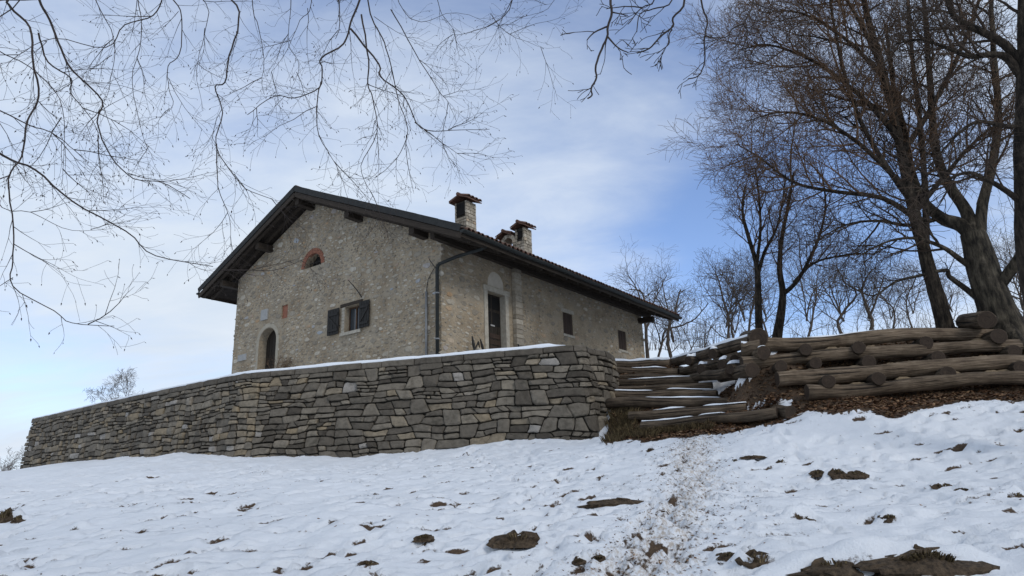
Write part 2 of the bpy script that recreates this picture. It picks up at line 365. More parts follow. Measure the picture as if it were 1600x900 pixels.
def axis(segs):
    o = []
    for a, b, n in segs: o += list(np.linspace(a, b, n, endpoint=False))
    return np.array(o+[segs[-1][1]])
gx = axis([(-500, -60, 12), (-60, -22, 30), (-22, -12, 90), (-12, 12, 430), (12, 20, 60), (20, 60, 25), (60, 500, 12)])
gy = axis([(-300, -10, 10), (-10, 3.5, 25), (3.5, 9, 130), (9, 17.2, 130), (17.2, 24, 70), (24, 45, 50), (45, 90, 14), (90, 600, 12)])
GX, GY = np.meshgrid(gx, gy); GZ = gz_np(GX, GY)
BARE = np.zeros_like(GZ)
def vnoise(X, Y, sc, seed):                      # cheap smooth value noise
    rs = np.random.RandomState(seed); T = rs.rand(256, 256); u = X*sc; v = Y*sc
    i = np.floor(u).astype(int); j = np.floor(v).astype(int); fu = u-i; fv = v-j; fu = fu*fu*(3-2*fu); fv = fv*fv*(3-2*fv)
    g = lambda a, b: T[a % 256, b % 256]
    return (g(i, j)*(1-fu)+g(i+1, j)*fu)*(1-fv)+(g(i, j+1)*(1-fu)+g(i+1, j+1)*fu)*fv
near = np.exp(-np.maximum(0, np.hypot(GX, GY-10)-16)/8)
GZ += near*((vnoise(GX, GY, .5, 1)-.5)*.14 + (vnoise(GX, GY, 1.4, 2)-.5)*.075 + (vnoise(GX, GY*1.0, 3.5, 3)-.5)*.05 + ((vnoise(GX*.8, GY*1.3, 8, 4)-.5)*.036 + (vnoise(GX, GY, 13, 14)-.5)*.02)*(.35+1.1*vnoise(GX, GY, .7, 15)))
patch = np.clip((vnoise(GX, GY, .55, 21)*.6+vnoise(GX, GY, 1.6, 22)*.4-.5)*6, 0, 1)*np.clip((GX+5)/5, 0, 1)*(GY < 17)
BARE = np.maximum(BARE, patch*.43)
rng = random.Random(3)
def stamp(x, y, a, b, ang, depth, rim, bare, asym=.0):
    R_ = max(a, b)*2.4; i0, i1 = np.searchsorted(gx, [x-R_, x+R_]); j0, j1 = np.searchsorted(gy, [y-R_, y+R_])
    if i1-i0 < 2 or j1-j0 < 2: return
    X = GX[j0:j1, i0:i1]-x; Y = GY[j0:j1, i0:i1]-y; c, s_ = math.cos(ang), math.sin(ang); u = (X*c+Y*s_)/a; v = (-X*s_+Y*c)/b
    q = u*u+v*v; GZ[j0:j1, i0:i1] += -depth*np.exp(-q**2.2) + rim*np.exp(-(np.sqrt(q)-1.35)**2*7)
    BARE[j0:j1, i0:i1] = np.maximum(BARE[j0:j1, i0:i1], bare*np.exp(-(u*u+(v-asym)**2*1.5)**1.5))
for k in range(16):                              # trails of boot prints
    x, y = rng.uniform(-10, 9), rng.uniform(4.5, 7); hd = rng.uniform(.9, 2.2) if k % 3 else rng.uniform(.1, .5); sd_ = 1
    for q in range(40):
        hd += rng.uniform(-.12, .12); x += math.cos(hd)*.36; y += math.sin(hd)*.36; sd_ = -sd_
        if y > 18 or abs(x) > 13: break
        stamp(x+math.sin(hd)*.09*sd_, y-math.cos(hd)*.09*sd_, .15, .062, hd+rng.uniform(-.2, .2), rng.uniform(.06, .10), .016, rng.choice([0, .4, .5, .62]), 0)
for k in range(900):                             # old footprints and slumps all over the slope
    y = rng.uniform(4.5, 18); x = rng.uniform(-13-.2*y, 11.5)
    if rng.random() < .5: ang = rng.uniform(.1, .7)
    else: ang = rng.uniform(-.4, 1.2)
    bare = rng.choice([0, 0, 0, .45, .62, .72]) if x > -9 else rng.choice([0, .5, .66, .74])
    stamp(x, y, rng.uniform(.10, .22), rng.uniform(.05, .10), ang, rng.uniform(.03, .085), rng.uniform(.008, .022), bare, .4)
for k in range(430):                              # longer bare streaks where the snow has slid
    y = rng.uniform(5, 17); x = rng.uniform(-12, 11); stamp(x, y, rng.uniform(.12, .32), rng.uniform(.05, .085), rng.uniform(.1, .7) if x < 2 else rng.uniform(-.3, .4), .055, .014, rng.choice([.45, .7, .8, .9]), .3)
CL = [(1122, 1152, 862, 876, 'small brown clod left of the broken turf edge at the bottom', 0), (1158, 1214, 862, 896, 'dark overhanging earth clod left of the long turf edge', 20),
      (1255, 1372, 870, 902, 'long dark turf edge broken out of the snow, left half', 30), (1376, 1520, 860, 902, 'largest turf mound with grass tussock at the bottom right', 260),
      (1231, 1270, 802, 823, 'brown pointed rock alone in the snow, lower right', 0), (1377, 1402, 802, 817, 'small dark rock right of the pointed rock', 0),
      (1268, 1290, 733, 746, 'leftmost clod in the row of three on the slope', 10), (1297, 1323, 731, 750, 'middle mossy clod in the row of three on the slope', 25), (1324, 1354, 735, 749, 'rightmost mossy clod in the row of three on the slope', 25),
      (1457, 1486, 754, 767, 'flat brown stone below the leaf litter on the right', 0), (1494, 1516, 763, 771, 'low sliver of stone right of the flat brown stone', 0), (1568, 1604, 770, 784, 'dark clod cut by the right picture edge', 20),
      (770, 844, 829, 858, 'slanting brown grassy clod in the middle foreground', 40), (915, 1002, 778, 794, 'long flat bare turf ledge left of the path', 20), (646, 678, 834, 848, 'grassy hole edge left of the slanting clod', 40),
      (-4, 22, 796, 822, 'dark turf tuft cut by the left picture edge', 60), (20, 38, 806, 818, 'small turf tuft beside the left picture edge', 40), (108, 128, 824, 834, 'tiny dark clod on the left slope', 10),
      (1208, 1232, 717, 727, 'dark stone right of the path near the stairs', 0), (1160, 1196, 711, 718, 'thin dark ledge right of the path near the stairs', 0), (1143, 1153, 716, 726, 'tiny round stone on the upper path', 0),
      (1005, 1030, 700, 709, 'bare grassy hole between path and wall end', 20), (895, 914, 872, 884, 'left of two small dark clods on the lower path', 0), (925, 946, 868, 882, 'right of two small dark clods on the lower path', 0), (1032, 1044, 798, 808, 'small stone on the left edge of the path', 0), (563, 588, 876, 886, 'small dark clod at the bottom, left of the path', 10)]
for c in CL:                                     # snow banked up against the uphill side of each clod
    pc = ground_hit((c[0]+c[1])/2, min(c[2]*.3+c[3]*.7, 899)); dd_ = (pc-EYE).length; wd_ = (c[1]-c[0])/FPX*dd_/2; hh_ = (c[3]-c[2])/FPX*dd_
    stamp(pc.x, pc.y+max(.08, wd_*.4), wd_*1.3, max(.10, min(wd_*.5, .25)), 0, -hh_*.55, 0, 0); stamp(pc.x, pc.y-.04, wd_*1.15, .08, 0, hh_*.1, 0, .62)
for k in range(230):                             # melted edges on the left slope, turf showing under the lip of the snow
    y = rng.uniform(5, 15); x = rng.uniform(-.75*y-.5, 1.5); stamp(x, y, rng.uniform(.10, .26), rng.uniform(.055, .085), rng.uniform(.25, .75), .07, .02, rng.uniform(.6, .98), .45)
path_px = [(1085, 690), (1080, 720), (1085, 760), (1070, 800), (1040, 840), (1000, 880), (960, 930)]
path_w = [ground_hit(*p) if p[1] < 900 else ground_hit(p[0], 899) for p in path_px]
for i in range(len(path_w)-1):                   # the trodden path: many overlapping prints, snow thin
    for k in range(70):
        p = path_w[i].lerp(path_w[i+1], rng.random()); x = p.x+rng.gauss(0, .28); y = p.y+rng.gauss(0, .2)
        stamp(x, y, rng.uniform(.08, .17), rng.uniform(.05, .09), rng.uniform(.6, 2.2), rng.uniform(.015, .05), .01, rng.choice([.3, .46, .54, .6]), 0)
# bare leaf-covered ground below the logs and on the stairs
px_, py_ = proj_np(np.stack([GX, GY, GZ], -1))
def poly_mask(poly):
    ins = np.zeros(GX.shape, bool); n = len(poly); j = n-1
    for i in range(n):
        xi, yi = poly[i]; xj, yj = poly[j]
        c = ((yi > py_) != (yj > py_)) & (px_ < (xj-xi)*(py_-yi)/(yj-yi+1e-9)+xi); ins ^= c; j = i
    return ins
jit = (vnoise(GX, GY, 1.7, 9)-.5)*26; py_ = py_ + jit*.5
inreg = (GY > 12) & (GY < 23.5)
m1 = poly_mask([(944, 694), (985, 688), (1060, 684), (1130, 676), (1215, 660), (1242, 646), (1262, 640), (1300, 652), (1345, 645), (1400, 655), (1440, 640), (1500, 632), (1640, 620), (1900, 612), (1900, 480), (1560, 505), (1215, 545), (1165, 590), (1120, 622), (1090, 605), (1050, 560), (950, 560), (954, 640)]) & inreg
m2 = poly_mask([(1150, 640), (1190, 626), (1240, 622), (1228, 640), (1195, 648)])
BARE = np.where(m1 & ~m2, np.maximum(BARE, .80+.2*vnoise(GX, GY, 2.5, 12)), BARE)
BARE = np.where((GY > 23.5), 0, BARE)
GROUNDZ = GZ
nxg, nyg = len(gx), len(gy)
verts = np.stack([GX, GY, GZ], -1).reshape(-1, 3)
idx = np.arange(nxg*nyg).reshape(nyg, nxg); quads = np.stack([idx[:-1, :-1], idx[:-1, 1:], idx[1:, 1:], idx[1:, :-1]], -1).reshape(-1, 4)
me = bpy.data.meshes.new('ground'); me.vertices.add(len(verts)); me.vertices.foreach_set('co', verts.ravel())
me.loops.add(quads.size); me.loops.foreach_set('vertex_index', quads.ravel().astype(np.int32)); me.polygons.add(len(quads))
me.polygons.foreach_set('loop_start', np.arange(0, quads.size, 4, dtype=np.int32)); me.polygons.foreach_set('use_smooth', [True]*len(quads))
me.update(calc_edges=True); me.validate()
at = me.attributes.new('bare', 'FLOAT', 'POINT'); at.data.foreach_set('value', BARE.ravel().astype(np.float32))
dmin = np.full(GX.shape, 9.0)
for i in range(len(path_w)-1):
    ax_, ay_, bx_, by_ = path_w[i].x, path_w[i].y, path_w[i+1].x, path_w[i+1].y; ll = (bx_-ax_)**2+(by_-ay_)**2
    tt = np.clip(((GX-ax_)*(bx_-ax_)+(GY-ay_)*(by_-ay_))/ll, 0, 1); dmin = np.minimum(dmin, np.hypot(GX-ax_-tt*(bx_-ax_), GY-ay_-tt*(by_-ay_)))
at = me.attributes.new('dirt', 'FLOAT', 'POINT'); at.data.foreach_set('value', np.exp(-(dmin/(.40+.35*vnoise(GX, GY, .9, 31)))**2).ravel().astype(np.float32))
me.materials.append(SNOW); ground = bpy.data.objects.new('ground', me); COL.objects.link(ground)
tag(ground, 'snow-covered hillside with footprints rising to the stone wall', 'ground', kind='structure')
def gsurf(x, y):                                  # displaced ground height
    i = min(max(np.searchsorted(gx, x)-1, 0), nxg-2); j = min(max(np.searchsorted(gy, y)-1, 0), nyg-2)
    tx = (x-gx[i])/(gx[i+1]-gx[i]); ty = (y-gy[j])/(gy[j+1]-gy[j])
    return float((GZ[j, i]*(1-tx)+GZ[j, i+1]*tx)*(1-ty)+(GZ[j+1, i]*(1-tx)+GZ[j+1, i+1]*tx)*ty)

# terrace behind the wall and plateau behind the logs
poly = [(x, y, ZT-.12) for x, y in WALL[1:]] + [(-17, 33, 5.1), (-8, 40, 5.0), (10, 44, 5.1), (9, 30, 5.17), (4.5, 26, 5.17), (2.4, 23.5, 5.17)]
mb = MB(); b = mb.add(poly); mb.face([b+i for i in range(len(poly))][::-1])
bm = bmesh.new(); vv = [bm.verts.new(p) for p in poly]; bm.faces.new(vv[::-1]); bmesh.ops.triangulate(bm, faces=bm.faces[:])
for f in bm.faces:
    if f.normal.z < 0: f.normal_flip()
me = bpy.data.meshes.new('terrace'); bm.to_mesh(me); bm.free(); me.materials.append(SNOWP)
terr = bpy.data.objects.new('terrace', me); COL.objects.link(terr); tag(terr, 'snowy terrace on which the stone house stands', 'terrace', kind='structure')

# ------------------------------------------------------------------ stone shapes
def stone_poly(mb, ring, f3, base, top, bulge, inset=.84):
    """ring: 2D outline; f3(u, v, off) -> world point; a stone standing proud of its wall with eased edges"""
    n = len(ring); cx = sum(p[0] for p in ring)/n; cy = sum(p[1] for p in ring)/n
    tx, ty = random.uniform(-.25, .25)*bulge*4, random.uniform(-.25, .25)*bulge*4
    ext = max(max(abs(p[0]-cx), abs(p[1]-cy)) for p in ring)+1e-6
    def til(u, v): return (tx*(u-cx)+ty*(v-cy))/ext
    b = mb.add([tuple(f3(u, v, base)) for u, v in ring]+[tuple(f3(u, v, top+til(u, v)*.6)) for u, v in ring]
               + [tuple(f3(cx+(u-cx)*inset, cy+(v-cy)*inset, top+bulge*random.uniform(.6, 1.1)+til(u, v))) for u, v in ring]
               + [tuple(f3(cx, cy, top+bulge*random.uniform(.8, 1.5)))])
    for i in range(n):
        j = (i+1) % n
        mb.face([b+i, b+j, b+n+j, b+n+i]); mb.face([b+n+i, b+n+j, b+2*n+j, b+2*n+i]); mb.face([b+2*n+i, b+2*n+j, b+3*n])
def clip(poly, nx, ny, c):                         # keep nx*x+ny*y <= c
    o = []
    for i in range(len(poly)):
        a = poly[i]; b_ = poly[(i+1) % len(poly)]; da = nx*a[0]+ny*a[1]-c; db = nx*b_[0]+ny*b_[1]-c
        if da <= 0: o.append(a)
        if da*db < 0: t_ = da/(da-db); o.append((a[0]+(b_[0]-a[0])*t_, a[1]+(b_[1]-a[1])*t_))
    return o
def shrink_round(poly, gap):
    n = len(poly)
    if n < 3: return None
    cx = sum(p[0] for p in poly)/n; cy = sum(p[1] for p in poly)/n
    q = poly
    for i in range(n):
        a, b_ = poly[i], poly[(i+1) % n]; ex, ey = b_[0]-a[0], b_[1]-a[1]; l = math.hypot(ex, ey)
        if l < 1e-5: continue
        nx, ny = ey/l, -ex/l; c = nx*a[0]+ny*a[1]
        if nx*cx+ny*cy > c: nx, ny, c = -nx, -ny, -c
        q = clip(q, nx, ny, c-gap*random.uniform(.6, 1.4))
        if len(q) < 3: return None
    o = []
    for i in range(len(q)):
        a, b_ = q[i], q[(i+1) % len(q)]; l = math.hypot(b_[0]-a[0], b_[1]-a[1])
        if l < .012: continue
        t_ = min(.24, .05/l)*random.uniform(.6, 1.3)
        o.append((a[0]+(b_[0]-a[0])*t_, a[1]+(b_[1]-a[1])*t_)); o.append((b_[0]+(a[0]-b_[0])*t_, b_[1]+(a[1]-b_[1])*t_))
    if len(o) < 5: return None
    return [(u+random.uniform(-.008, .008), v+random.uniform(-.008, .008)) for u, v in o]
def rubble(seeds, bounds):
    """power diagram of weighted seeds (u, v, radius) clipped to bounds -> list of polygons"""
    u0, u1, v0, v1 = bounds; arr = np.array(seeds); res = []
    for i, (u, v, r) in enumerate(seeds):
        d2 = (arr[:, 0]-u)**2+(arr[:, 1]-v)**2; nb = np.argsort(d2)[1:26]
        p = [(u0, v0), (u1, v0), (u1, v1), (u0, v1)]
        for k in nb:
            U, V, Q = arr[k]; nx, ny = 2*(U-u), 2*(V-v); c = (U*U+V*V-Q*Q)-(u*u+v*v-r*r)
            p = clip(p, nx, ny, c)
            if len(p) < 3: break
        res.append(p if len(p) >= 3 else None)
    return res

# ------------------------------------------------------------------ retaining wall
def catmull(P, step=.1):
    P = [Vector((*p, 0)) for p in P]; o = []
    for i in range(len(P)-1):
        p0 = P[max(i-1, 0)]; p1 = P[i]; p2 = P[i+1]; p3 = P[min(i+2, len(P)-1)]; n = max(2, int((p2-p1).length/step))
        for k in range(n):
            t_ = k/n
            if (p2-p1).length > 4: o.append(p1.lerp(p2, t_)); continue
            o.append(.5*((2*p1)+(p2-p0)*t_+(2*p0-5*p1+4*p2-p3)*t_*t_+(3*p1-p0-3*p2+p3)*t_**3))
    o.append(P[-1]); return o
WP = catmull(WALL); WS = [0]
for i in range(1, len(WP)): WS.append(WS[-1]+(WP[i]-WP[i-1]).length)
WN = []
for i in range(len(WP)):
    t_ = WP[min(i+4, len(WP)-1)]-WP[max(i-4, 0)]; WN.append(Vector((-t_.y, t_.x, 0)).normalized())
if WN[len(WN)//2].y > 0: WN = [-n for n in WN]
WSn = np.array(WS); LW = WS[-1]
def wpt(s, z, off):
    i = int(min(max(np.searchsorted(WSn, s)-1, 0), len(WP)-2)); t_ = (s-WS[i])/(WS[i+1]-WS[i]) if WS[i+1] > WS[i] else 0
    p = WP[i].lerp(WP[i+1], t_); n = WN[i].lerp(WN[i+1], t_); q = p+n*(off+.09*(ZT-z)); return Vector((q.x, q.y, z))
s_break = WS[min(range(len(WP)), key=lambda i: (WP[i]-Vector((-7.23, 20.26, 0))).length)]
wall_root = tag(empty('retaining_wall', (0, 18.2, 2.9)), 'long grey rubble stone retaining wall with rounded end below the house', 'wall')
mb = MB(); NS = int(LW/.25); row = []
for k in range(NS+1):
    s_ = LW*k/NS; rowv = [wpt(s_, z, -.07) for z in (1.9, 3.0, 4.0, 4.7, ZT-.16)]+[wpt(s_, ZT-.14, -.45), wpt(s_, 3.0, -.6)]
    row.append(mb.add([tuple(p) for p in rowv]))
for k in range(NS):
    for j in range(6): mb.face([row[k]+j, row[k]+j+1, row[k+1]+j+1, row[k+1]+j])
mb.face([row[-1]+j for j in range(7)]); mb.face([row[0]+j for j in range(7)][::-1])
local(wall_root, mb).build('wall_core', MORTAR, wall_root)
rs = random.Random(11)
def nz1(q, k): return mnoise.noise(Vector((q, k*7.31, 1.7)))
def blocks():
    bounds_ = [2.0]
    while bounds_[-1] < ZT-.5: bounds_.append(bounds_[-1]+rs.uniform(.26, .44))
    bounds_.append(ZT-.17); K = len(bounds_)
    def bz(k, q):
        if k == K-1: return bounds_[k]
        return bounds_[k]+.10*nz1(q*.7, k)+.06*nz1(q*2.3, k+20)
    for sec0, sec1, sc in ((0, s_break, 1.0), (s_break, LW, .74)):
        for k in range(K-1):
            q = sec0; sl0 = 0
            while q < sec1-.05:
                kind = rs.random(); wd = (rs.uniform(.24, .5) if kind < .3 else rs.uniform(.42, 1.0))*sc
                if sec1-q-wd < .2: wd = sec1-q
                sl1 = 0 if q+wd >= sec1-.01 else rs.uniform(-.09, .09)*sc
                def pt(u, t_, q=q, wd=wd, k=k, sl0=sl0, sl1=sl1):
                    x = q+wd*u+lerp(sl0, sl1, u)*(t_-.5)*2; return (x, lerp(bz(k, x), bz(k+1, x), t_))
                lays = [0, 1]
                if kind >= .3: lays = [0]+sorted([rs.uniform(.36, .64)] if kind < .84 else [rs.uniform(.26, .38), rs.uniform(.6, .74)])+[1]
                elif sc < 1: lays = [0, rs.uniform(.4, .6), 1]
                tl = [rs.uniform(-.09, .09) if 0 < l < 1 else 0 for l in lays]
                for i in range(len(lays)-1):
                    hgt = (lays[i+1]-lays[i])*.45
                    nn_ = 1 if wd < .4*sc else max(1, min(3, int(round(wd/(hgt*rs.uniform(1.2, 2.6))))))
                    cuts = [0]+sorted(min(.8, max(.2, (j+1)/nn_+rs.uniform(-.12, .12))) for j in range(nn_-1))+[1]
                    cs_ = [rs.uniform(-.10, .10) if 0 < c < 1 else 0 for c in cuts]
                    for j in range(len(cuts)-1):
                        def at_(u, t_, i=i):
                            return pt(u, t_)
                        lo = lambda u: lays[i]+tl[i]*(u-.5)*2*.5
                        hi = lambda u: lays[i+1]+tl[i+1]*(u-.5)*2*.5
                        c0, c1 = cuts[j], cuts[j+1]; e0, e1 = cs_[j], cs_[j+1]; um_ = (c0+c1)/2
                        ring = [pt(max(0, c0-e0), lo(c0)), pt(um_, lo(um_)+rs.uniform(-.02, .02)), pt(min(1, c1-e1), lo(c1)), pt(min(1, c1), (lo(c1)+hi(c1))/2), pt(min(1, c1+e1), hi(c1)), pt(um_, hi(um_)+rs.uniform(-.02, .02)), pt(max(0, c0+e0), hi(c0)), pt(max(0, c0), (lo(c0)+hi(c0))/2)]
                        yield ring
                q += wd; sl0 = sl1
stones = []
for c in blocks():
    n = len(c); cu = sum(p[0] for p in c)/n; cv = sum(p[1] for p in c)/n
    W_ = max(p[0] for p in c)-min(p[0] for p in c); H_ = max(p[1] for p in c)-min(p[1] for p in c)
    if min(W_, H_) < .05: continue
    g = rs.uniform(.011, .02); kx = 1-2*g/W_; ky = 1-2*g/H_; o = []
    for i, (u, v) in enumerate(c):
        u = cu+(u-cu)*kx; v = cv+(v-cv)*ky
        if i in (0, 2, 4, 6):                          # knock the corners off by uneven amounts
            cut = rs.choice([.06, .1, .14, .2, .34]); pu, pv = c[i-1]; nu, nv = c[(i+1) % n]
            pu = cu+(pu-cu)*kx; pv = cv+(pv-cv)*ky; nu = cu+(nu-cu)*kx; nv = cv+(nv-cv)*ky
            a2 = cut*rs.uniform(.6, 1.4); o.append((lerp(u, pu, cut), lerp(v, pv, cut))); o.append((lerp(u, nu, a2), lerp(v, nv, a2)))
        else: o.append((u+rs.uniform(-.012, .012), v+rs.uniform(-.012, .012)))
    P = wpt(cu, max(p[1] for p in o), 0)
    if P.z < gsurf(P.x, P.y)-.02: continue
    stones.append((W_*H_/(P-EYE).length_squared, o, cu))
stones.sort(key=lambda q: -q[0])
rest = MB()
for k, (a_, c, um) in enumerate(stones):
    one = MB() if k < 300 else rest
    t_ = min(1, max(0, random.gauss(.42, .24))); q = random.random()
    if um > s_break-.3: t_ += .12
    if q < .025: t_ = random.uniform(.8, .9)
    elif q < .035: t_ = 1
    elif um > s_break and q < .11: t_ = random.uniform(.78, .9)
    if s_break < um < s_break+.45: t_ = random.uniform(.62, .95)  # paler stones at the bend; the lit edge is put into their tint
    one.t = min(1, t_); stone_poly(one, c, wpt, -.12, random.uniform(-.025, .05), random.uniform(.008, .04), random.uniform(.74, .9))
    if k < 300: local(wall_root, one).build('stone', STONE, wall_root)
tag(local(wall_root, rest).build('small_stones', STONE, wall_root), kind='stuff')
s_ = .05
while s_ < LW-.1:                                    # coping course
    ln = random.uniform(.35, .6) if s_ < 4.5 else random.uniform(.5, 1.15); e = min(s_+ln, LW-.02); one = MB(); one.t = random.uniform(.15, .5)
    g = .012; zt = ZT+random.uniform(-.015, .012); zb = ZT-.165+random.uniform(-.01, .01); k_ = max(2, int((e-s_)/.2)); rr = []
    o1 = random.uniform(.015, .05)
    for i in range(k_+1):
        q = lerp(s_+g, e-g, i/k_); jt = random.uniform(-.008, .008); ee = .02 if i in (0, k_) else 0
        rr.append(one.add([tuple(wpt(q, zb+jt, -.42)), tuple(wpt(q, zb+jt, o1-ee)), tuple(wpt(q, zb+.03+jt, o1+.012-ee)), tuple(wpt(q, zt-.03+jt, o1+.01-ee)), tuple(wpt(q, zt+jt, o1-.02-ee)), tuple(wpt(q, zt+jt, -.42))]))
    for i in range(k_):
        for j in range(6): one.face([rr[i]+j, rr[i]+(j+1) % 6, rr[i+1]+(j+1) % 6, rr[i+1]+j])
    one.face([rr[0]+j for j in range(6)][::-1]); one.face([rr[-1]+j for j in range(6)])
    local(wall_root, one).build('coping_stone', STONE, wall_root); s_ = e
mb = MB(); s0 = 4.75; rr = []; NS = int((LW-s0)/.06)
for k in range(NS+1):
    q = lerp(s0, LW-.05, k/NS); h = .045+.05*vnoise(np.array(q), np.array(.3), 1.3, 5)+.03*vnoise(np.array(q), np.array(.7), 5, 6); h = float(h)*min(1, k/8+.1)
    if q > s_break+2: h *= .75
    o_ = float(.0+.05*vnoise(np.array(q), np.array(.1), 2.1, 8)-.02)
    rr.append(mb.add([tuple(wpt(q, ZT-.005, o_)), tuple(wpt(q, ZT+h*.55, o_+.015)), tuple(wpt(q, ZT+h, o_-.05)), tuple(wpt(q, ZT+h*1.05, -.25)), tuple(wpt(q, ZT-.05, -.6))]))
for k in range(NS):
    for j in range(4): mb.face([rr[k]+j, rr[k]+j+1, rr[k+1]+j+1, rr[k+1]+j])
local(wall_root, mb).build('snow_cap', SNOWP, wall_root, True)

# ------------------------------------------------------------------ house
ZB = 5.1; ROT = math.pi/2-HA
house = tag(empty('stone_house', (CORNER.x, CORNER.y, ZB), ROT), 'old rubble stone house with gabled tile roof standing above the wall', 'house')
def hz(z): return z-ZB
RIDGE, RZ, SR, SL = 6.18, 12.23, .453, .441
XA, XB, YR, YL = -.8, 13.1, -1.48, 11.98            # roof edges
LX, WY = 12.6, 10.6
def roofz(y): return RZ-SR*(RIDGE-y) if y < RIDGE else RZ-SL*(y-RIDGE)
def arch(a0, a1, z0, zs, n=12):                     # door-like outline with a round head
    c = (a0+a1)/2; r = (a1-a0)/2
    return [(a0, z0), (a1, z0)]+[(c+r*math.cos(math.pi*i/n), zs+r*math.sin(math.pi*i/n)*.97) for i in range(n+1)]
def panel(name, outer, holes, f3, depth, material):
    bm = bmesh.new(); edges = []; loops = []
    for lp in [outer]+holes:
        vs = [bm.verts.new(f3(a, z, 0)) for a, z in lp]; loops.append(vs)
        for i in range(len(vs)): edges.append(bm.edges.new((vs[i], vs[(i+1) % len(vs)])))
    bmesh.ops.triangle_fill(bm, use_beauty=True, use_dissolve=False, edges=edges)
    for lp, vs in zip(holes, loops[1:]):
        bk = [bm.verts.new(f3(a, z, depth)) for a, z in lp]
        for i in range(len(vs)):
            j = (i+1) % len(vs); bm.faces.new((vs[i], vs[j], bk[j], bk[i]))
    bmesh.ops.recalc_face_normals(bm, faces=bm.faces[:])
    me = bpy.data.meshes.new(name); bm.to_mesh(me); bm.free(); me.materials.append(material)
    o = bpy.data.objects.new(name, me); COL.objects.link(o); o.parent = house; return o
F3 = lambda a, z, o: (o, a, hz(z))                   # front wall: X = 0 plane, o goes inwards
S3 = lambda a, z, o: (a, o, hz(z))                   # side wall: Y = 0 plane
DOORF = arch(7.92, 8.96, 4.9, 7.24); LUN = [(5.59, 9.52), (6.48, 9.52)]+[(6.035+.445*math.cos(math.pi*i/12), 9.54+.47*math.sin(math.pi*i/12)) for i in range(13)]
WINF = [(3.50, 6.88), (4.24, 6.88), (4.24, 7.73), (3.50, 7.73)]; NICHE = [(7.35, 7.94), (7.71, 7.94), (7.71, 8.43), (7.35, 8.43)]
panel('front_wall', [(0, 4.7), (WY, 4.7), (WY, roofz(WY)-.27), (RIDGE, RZ-.27), (0, roofz(0)-.27)], [DOORF, LUN, WINF, NICHE], F3, .38, PLASTER)
DOORS = [(2.07, 4.9), (3.0, 4.9), (3.0, 7.87), (2.07, 7.87)]; LUNS = [(2.14, 8.07), (2.99, 8.07)]+[(2.565+.425*math.cos(math.pi*i/12), 8.15+.44*math.sin(math.pi*i/12)) for i in range(13)]
W1 = [(6.38, 7.18), (7.02, 7.18), (7.02, 7.98), (6.38, 7.98)]; W2 = [(10.38, 7.18), (11.03, 7.18), (11.03, 7.98), (10.38, 7.98)]
panel('side_wall', [(0, 4.7), (LX, 4.7), (LX, roofz(0)-.27), (0, roofz(0)-.27)], [DOORS, LUNS, W1, W2], S3, .3, PLASTER)
panel('rear_wall', [(0, 4.7), (WY, 4.7), (WY, roofz(WY)-.27), (RIDGE, RZ-.27), (0, roofz(0)-.27)], [], lambda a, z, o: (LX, a, hz(z)), 0, PLASTER)
panel('far_wall', [(0, 4.7), (LX, 4.7), (LX, roofz(WY)-.27), (0, roofz(WY)-.27)], [], lambda a, z, o: (a, WY, hz(z)), 0, PLASTER)
# rubble stones set in the plaster
HST = []
def inside(pt, pl):
    x, y = pt; c = False; j = len(pl)-1
    for i in range(len(pl)):
        xi, yi = pl[i]; xj, yj = pl[j]
        if (yi > y) != (yj > y) and x < (xj-xi)*(y-yi)/(yj-yi)+xi: c = not c
        j = i
    return c
def scatter(f3, amax, ztop, holes, n, dens, pad=.16):
    placed = {}; tries = 0; cnt = 0; cs = .4
    while cnt < n and tries < n*14:
        tries += 1; a = random.uniform(.03, amax-.03); z = random.uniform(5.05, 12)
        if z > ztop(a)-.06: continue
        if random.random() > dens(a, z): continue
        wd = random.choice([.045, .05, .06, .07, .08, .09, .11, .14, .17])*random.uniform(.85, 1.2); h = wd*random.uniform(.34, .66); r_ = (wd+h)/2*1.02
        if any(min(p[0] for p in hl)-pad < a < max(p[0] for p in hl)+pad and min(p[1] for p in hl)-pad < z < max(p[1] for p in hl)+pad for hl in holes): continue
        key = (int(a/cs), int(z/cs)); ok = True
        for i in (-1, 0, 1):
            for j in (-1, 0, 1):
                for A, Z, w_, h_ in placed.get((key[0]+i, key[1]+j), ()):
                    if abs(A-a) < (wd+w_)*.97 and abs(Z-z) < (h+h_)*.97: ok = False
        if not ok: continue
        placed.setdefault(key, []).append((a, z, wd, h)); cnt += 1
        nn = random.choice([5, 6, 6, 7]); th = random.uniform(-.15, .15); ring = []
        for i in range(nn):
            an = 2*math.pi*(i+random.uniform(-.25, .25))/nn; rr_ = random.uniform(.72, 1.18); x = math.cos(an)*wd*rr_; y = math.sin(an)*h*rr_
            ring.append((a+x*math.cos(th)-y*math.sin(th), z+x*math.sin(th)+y*math.cos(th)))
        HST.append((wd*h, ring, f3))
def nzf(a, z, sc, sd_): return mnoise.noise(Vector((a*sc+sd_, z*sc, sd_*.37)))*.5+.5
def dens_front(a, z):
    d = .25+1.1*max(0, nzf(a, z, .55, 4.2)-.35)
    if z > roofz(a)-1.3: d += .5
    if z > 8.6: d += .2
    if 7.6 < a < 9.4 and z < 8.2: d *= .3
    return d
def dens_side(a, z):
    if a < 1.7: return .8
    if 3.3 < a < 5.0: return .75
    if a > 9.45: return .95
    if z > 8.55: return .9
    return .10
scatter(F3, WY, lambda a: roofz(a)-.27, [DOORF, LUN, WINF, NICHE, [(8.4, 8.05), (8.95, 8.5)], [(9.6, 6.7), (10.25, 7.02)], [(4.4, 6.85), (5.1, 7.75)], [(3.0, 6.85), (3.5, 7.75)]], 2700, dens_front, .12)
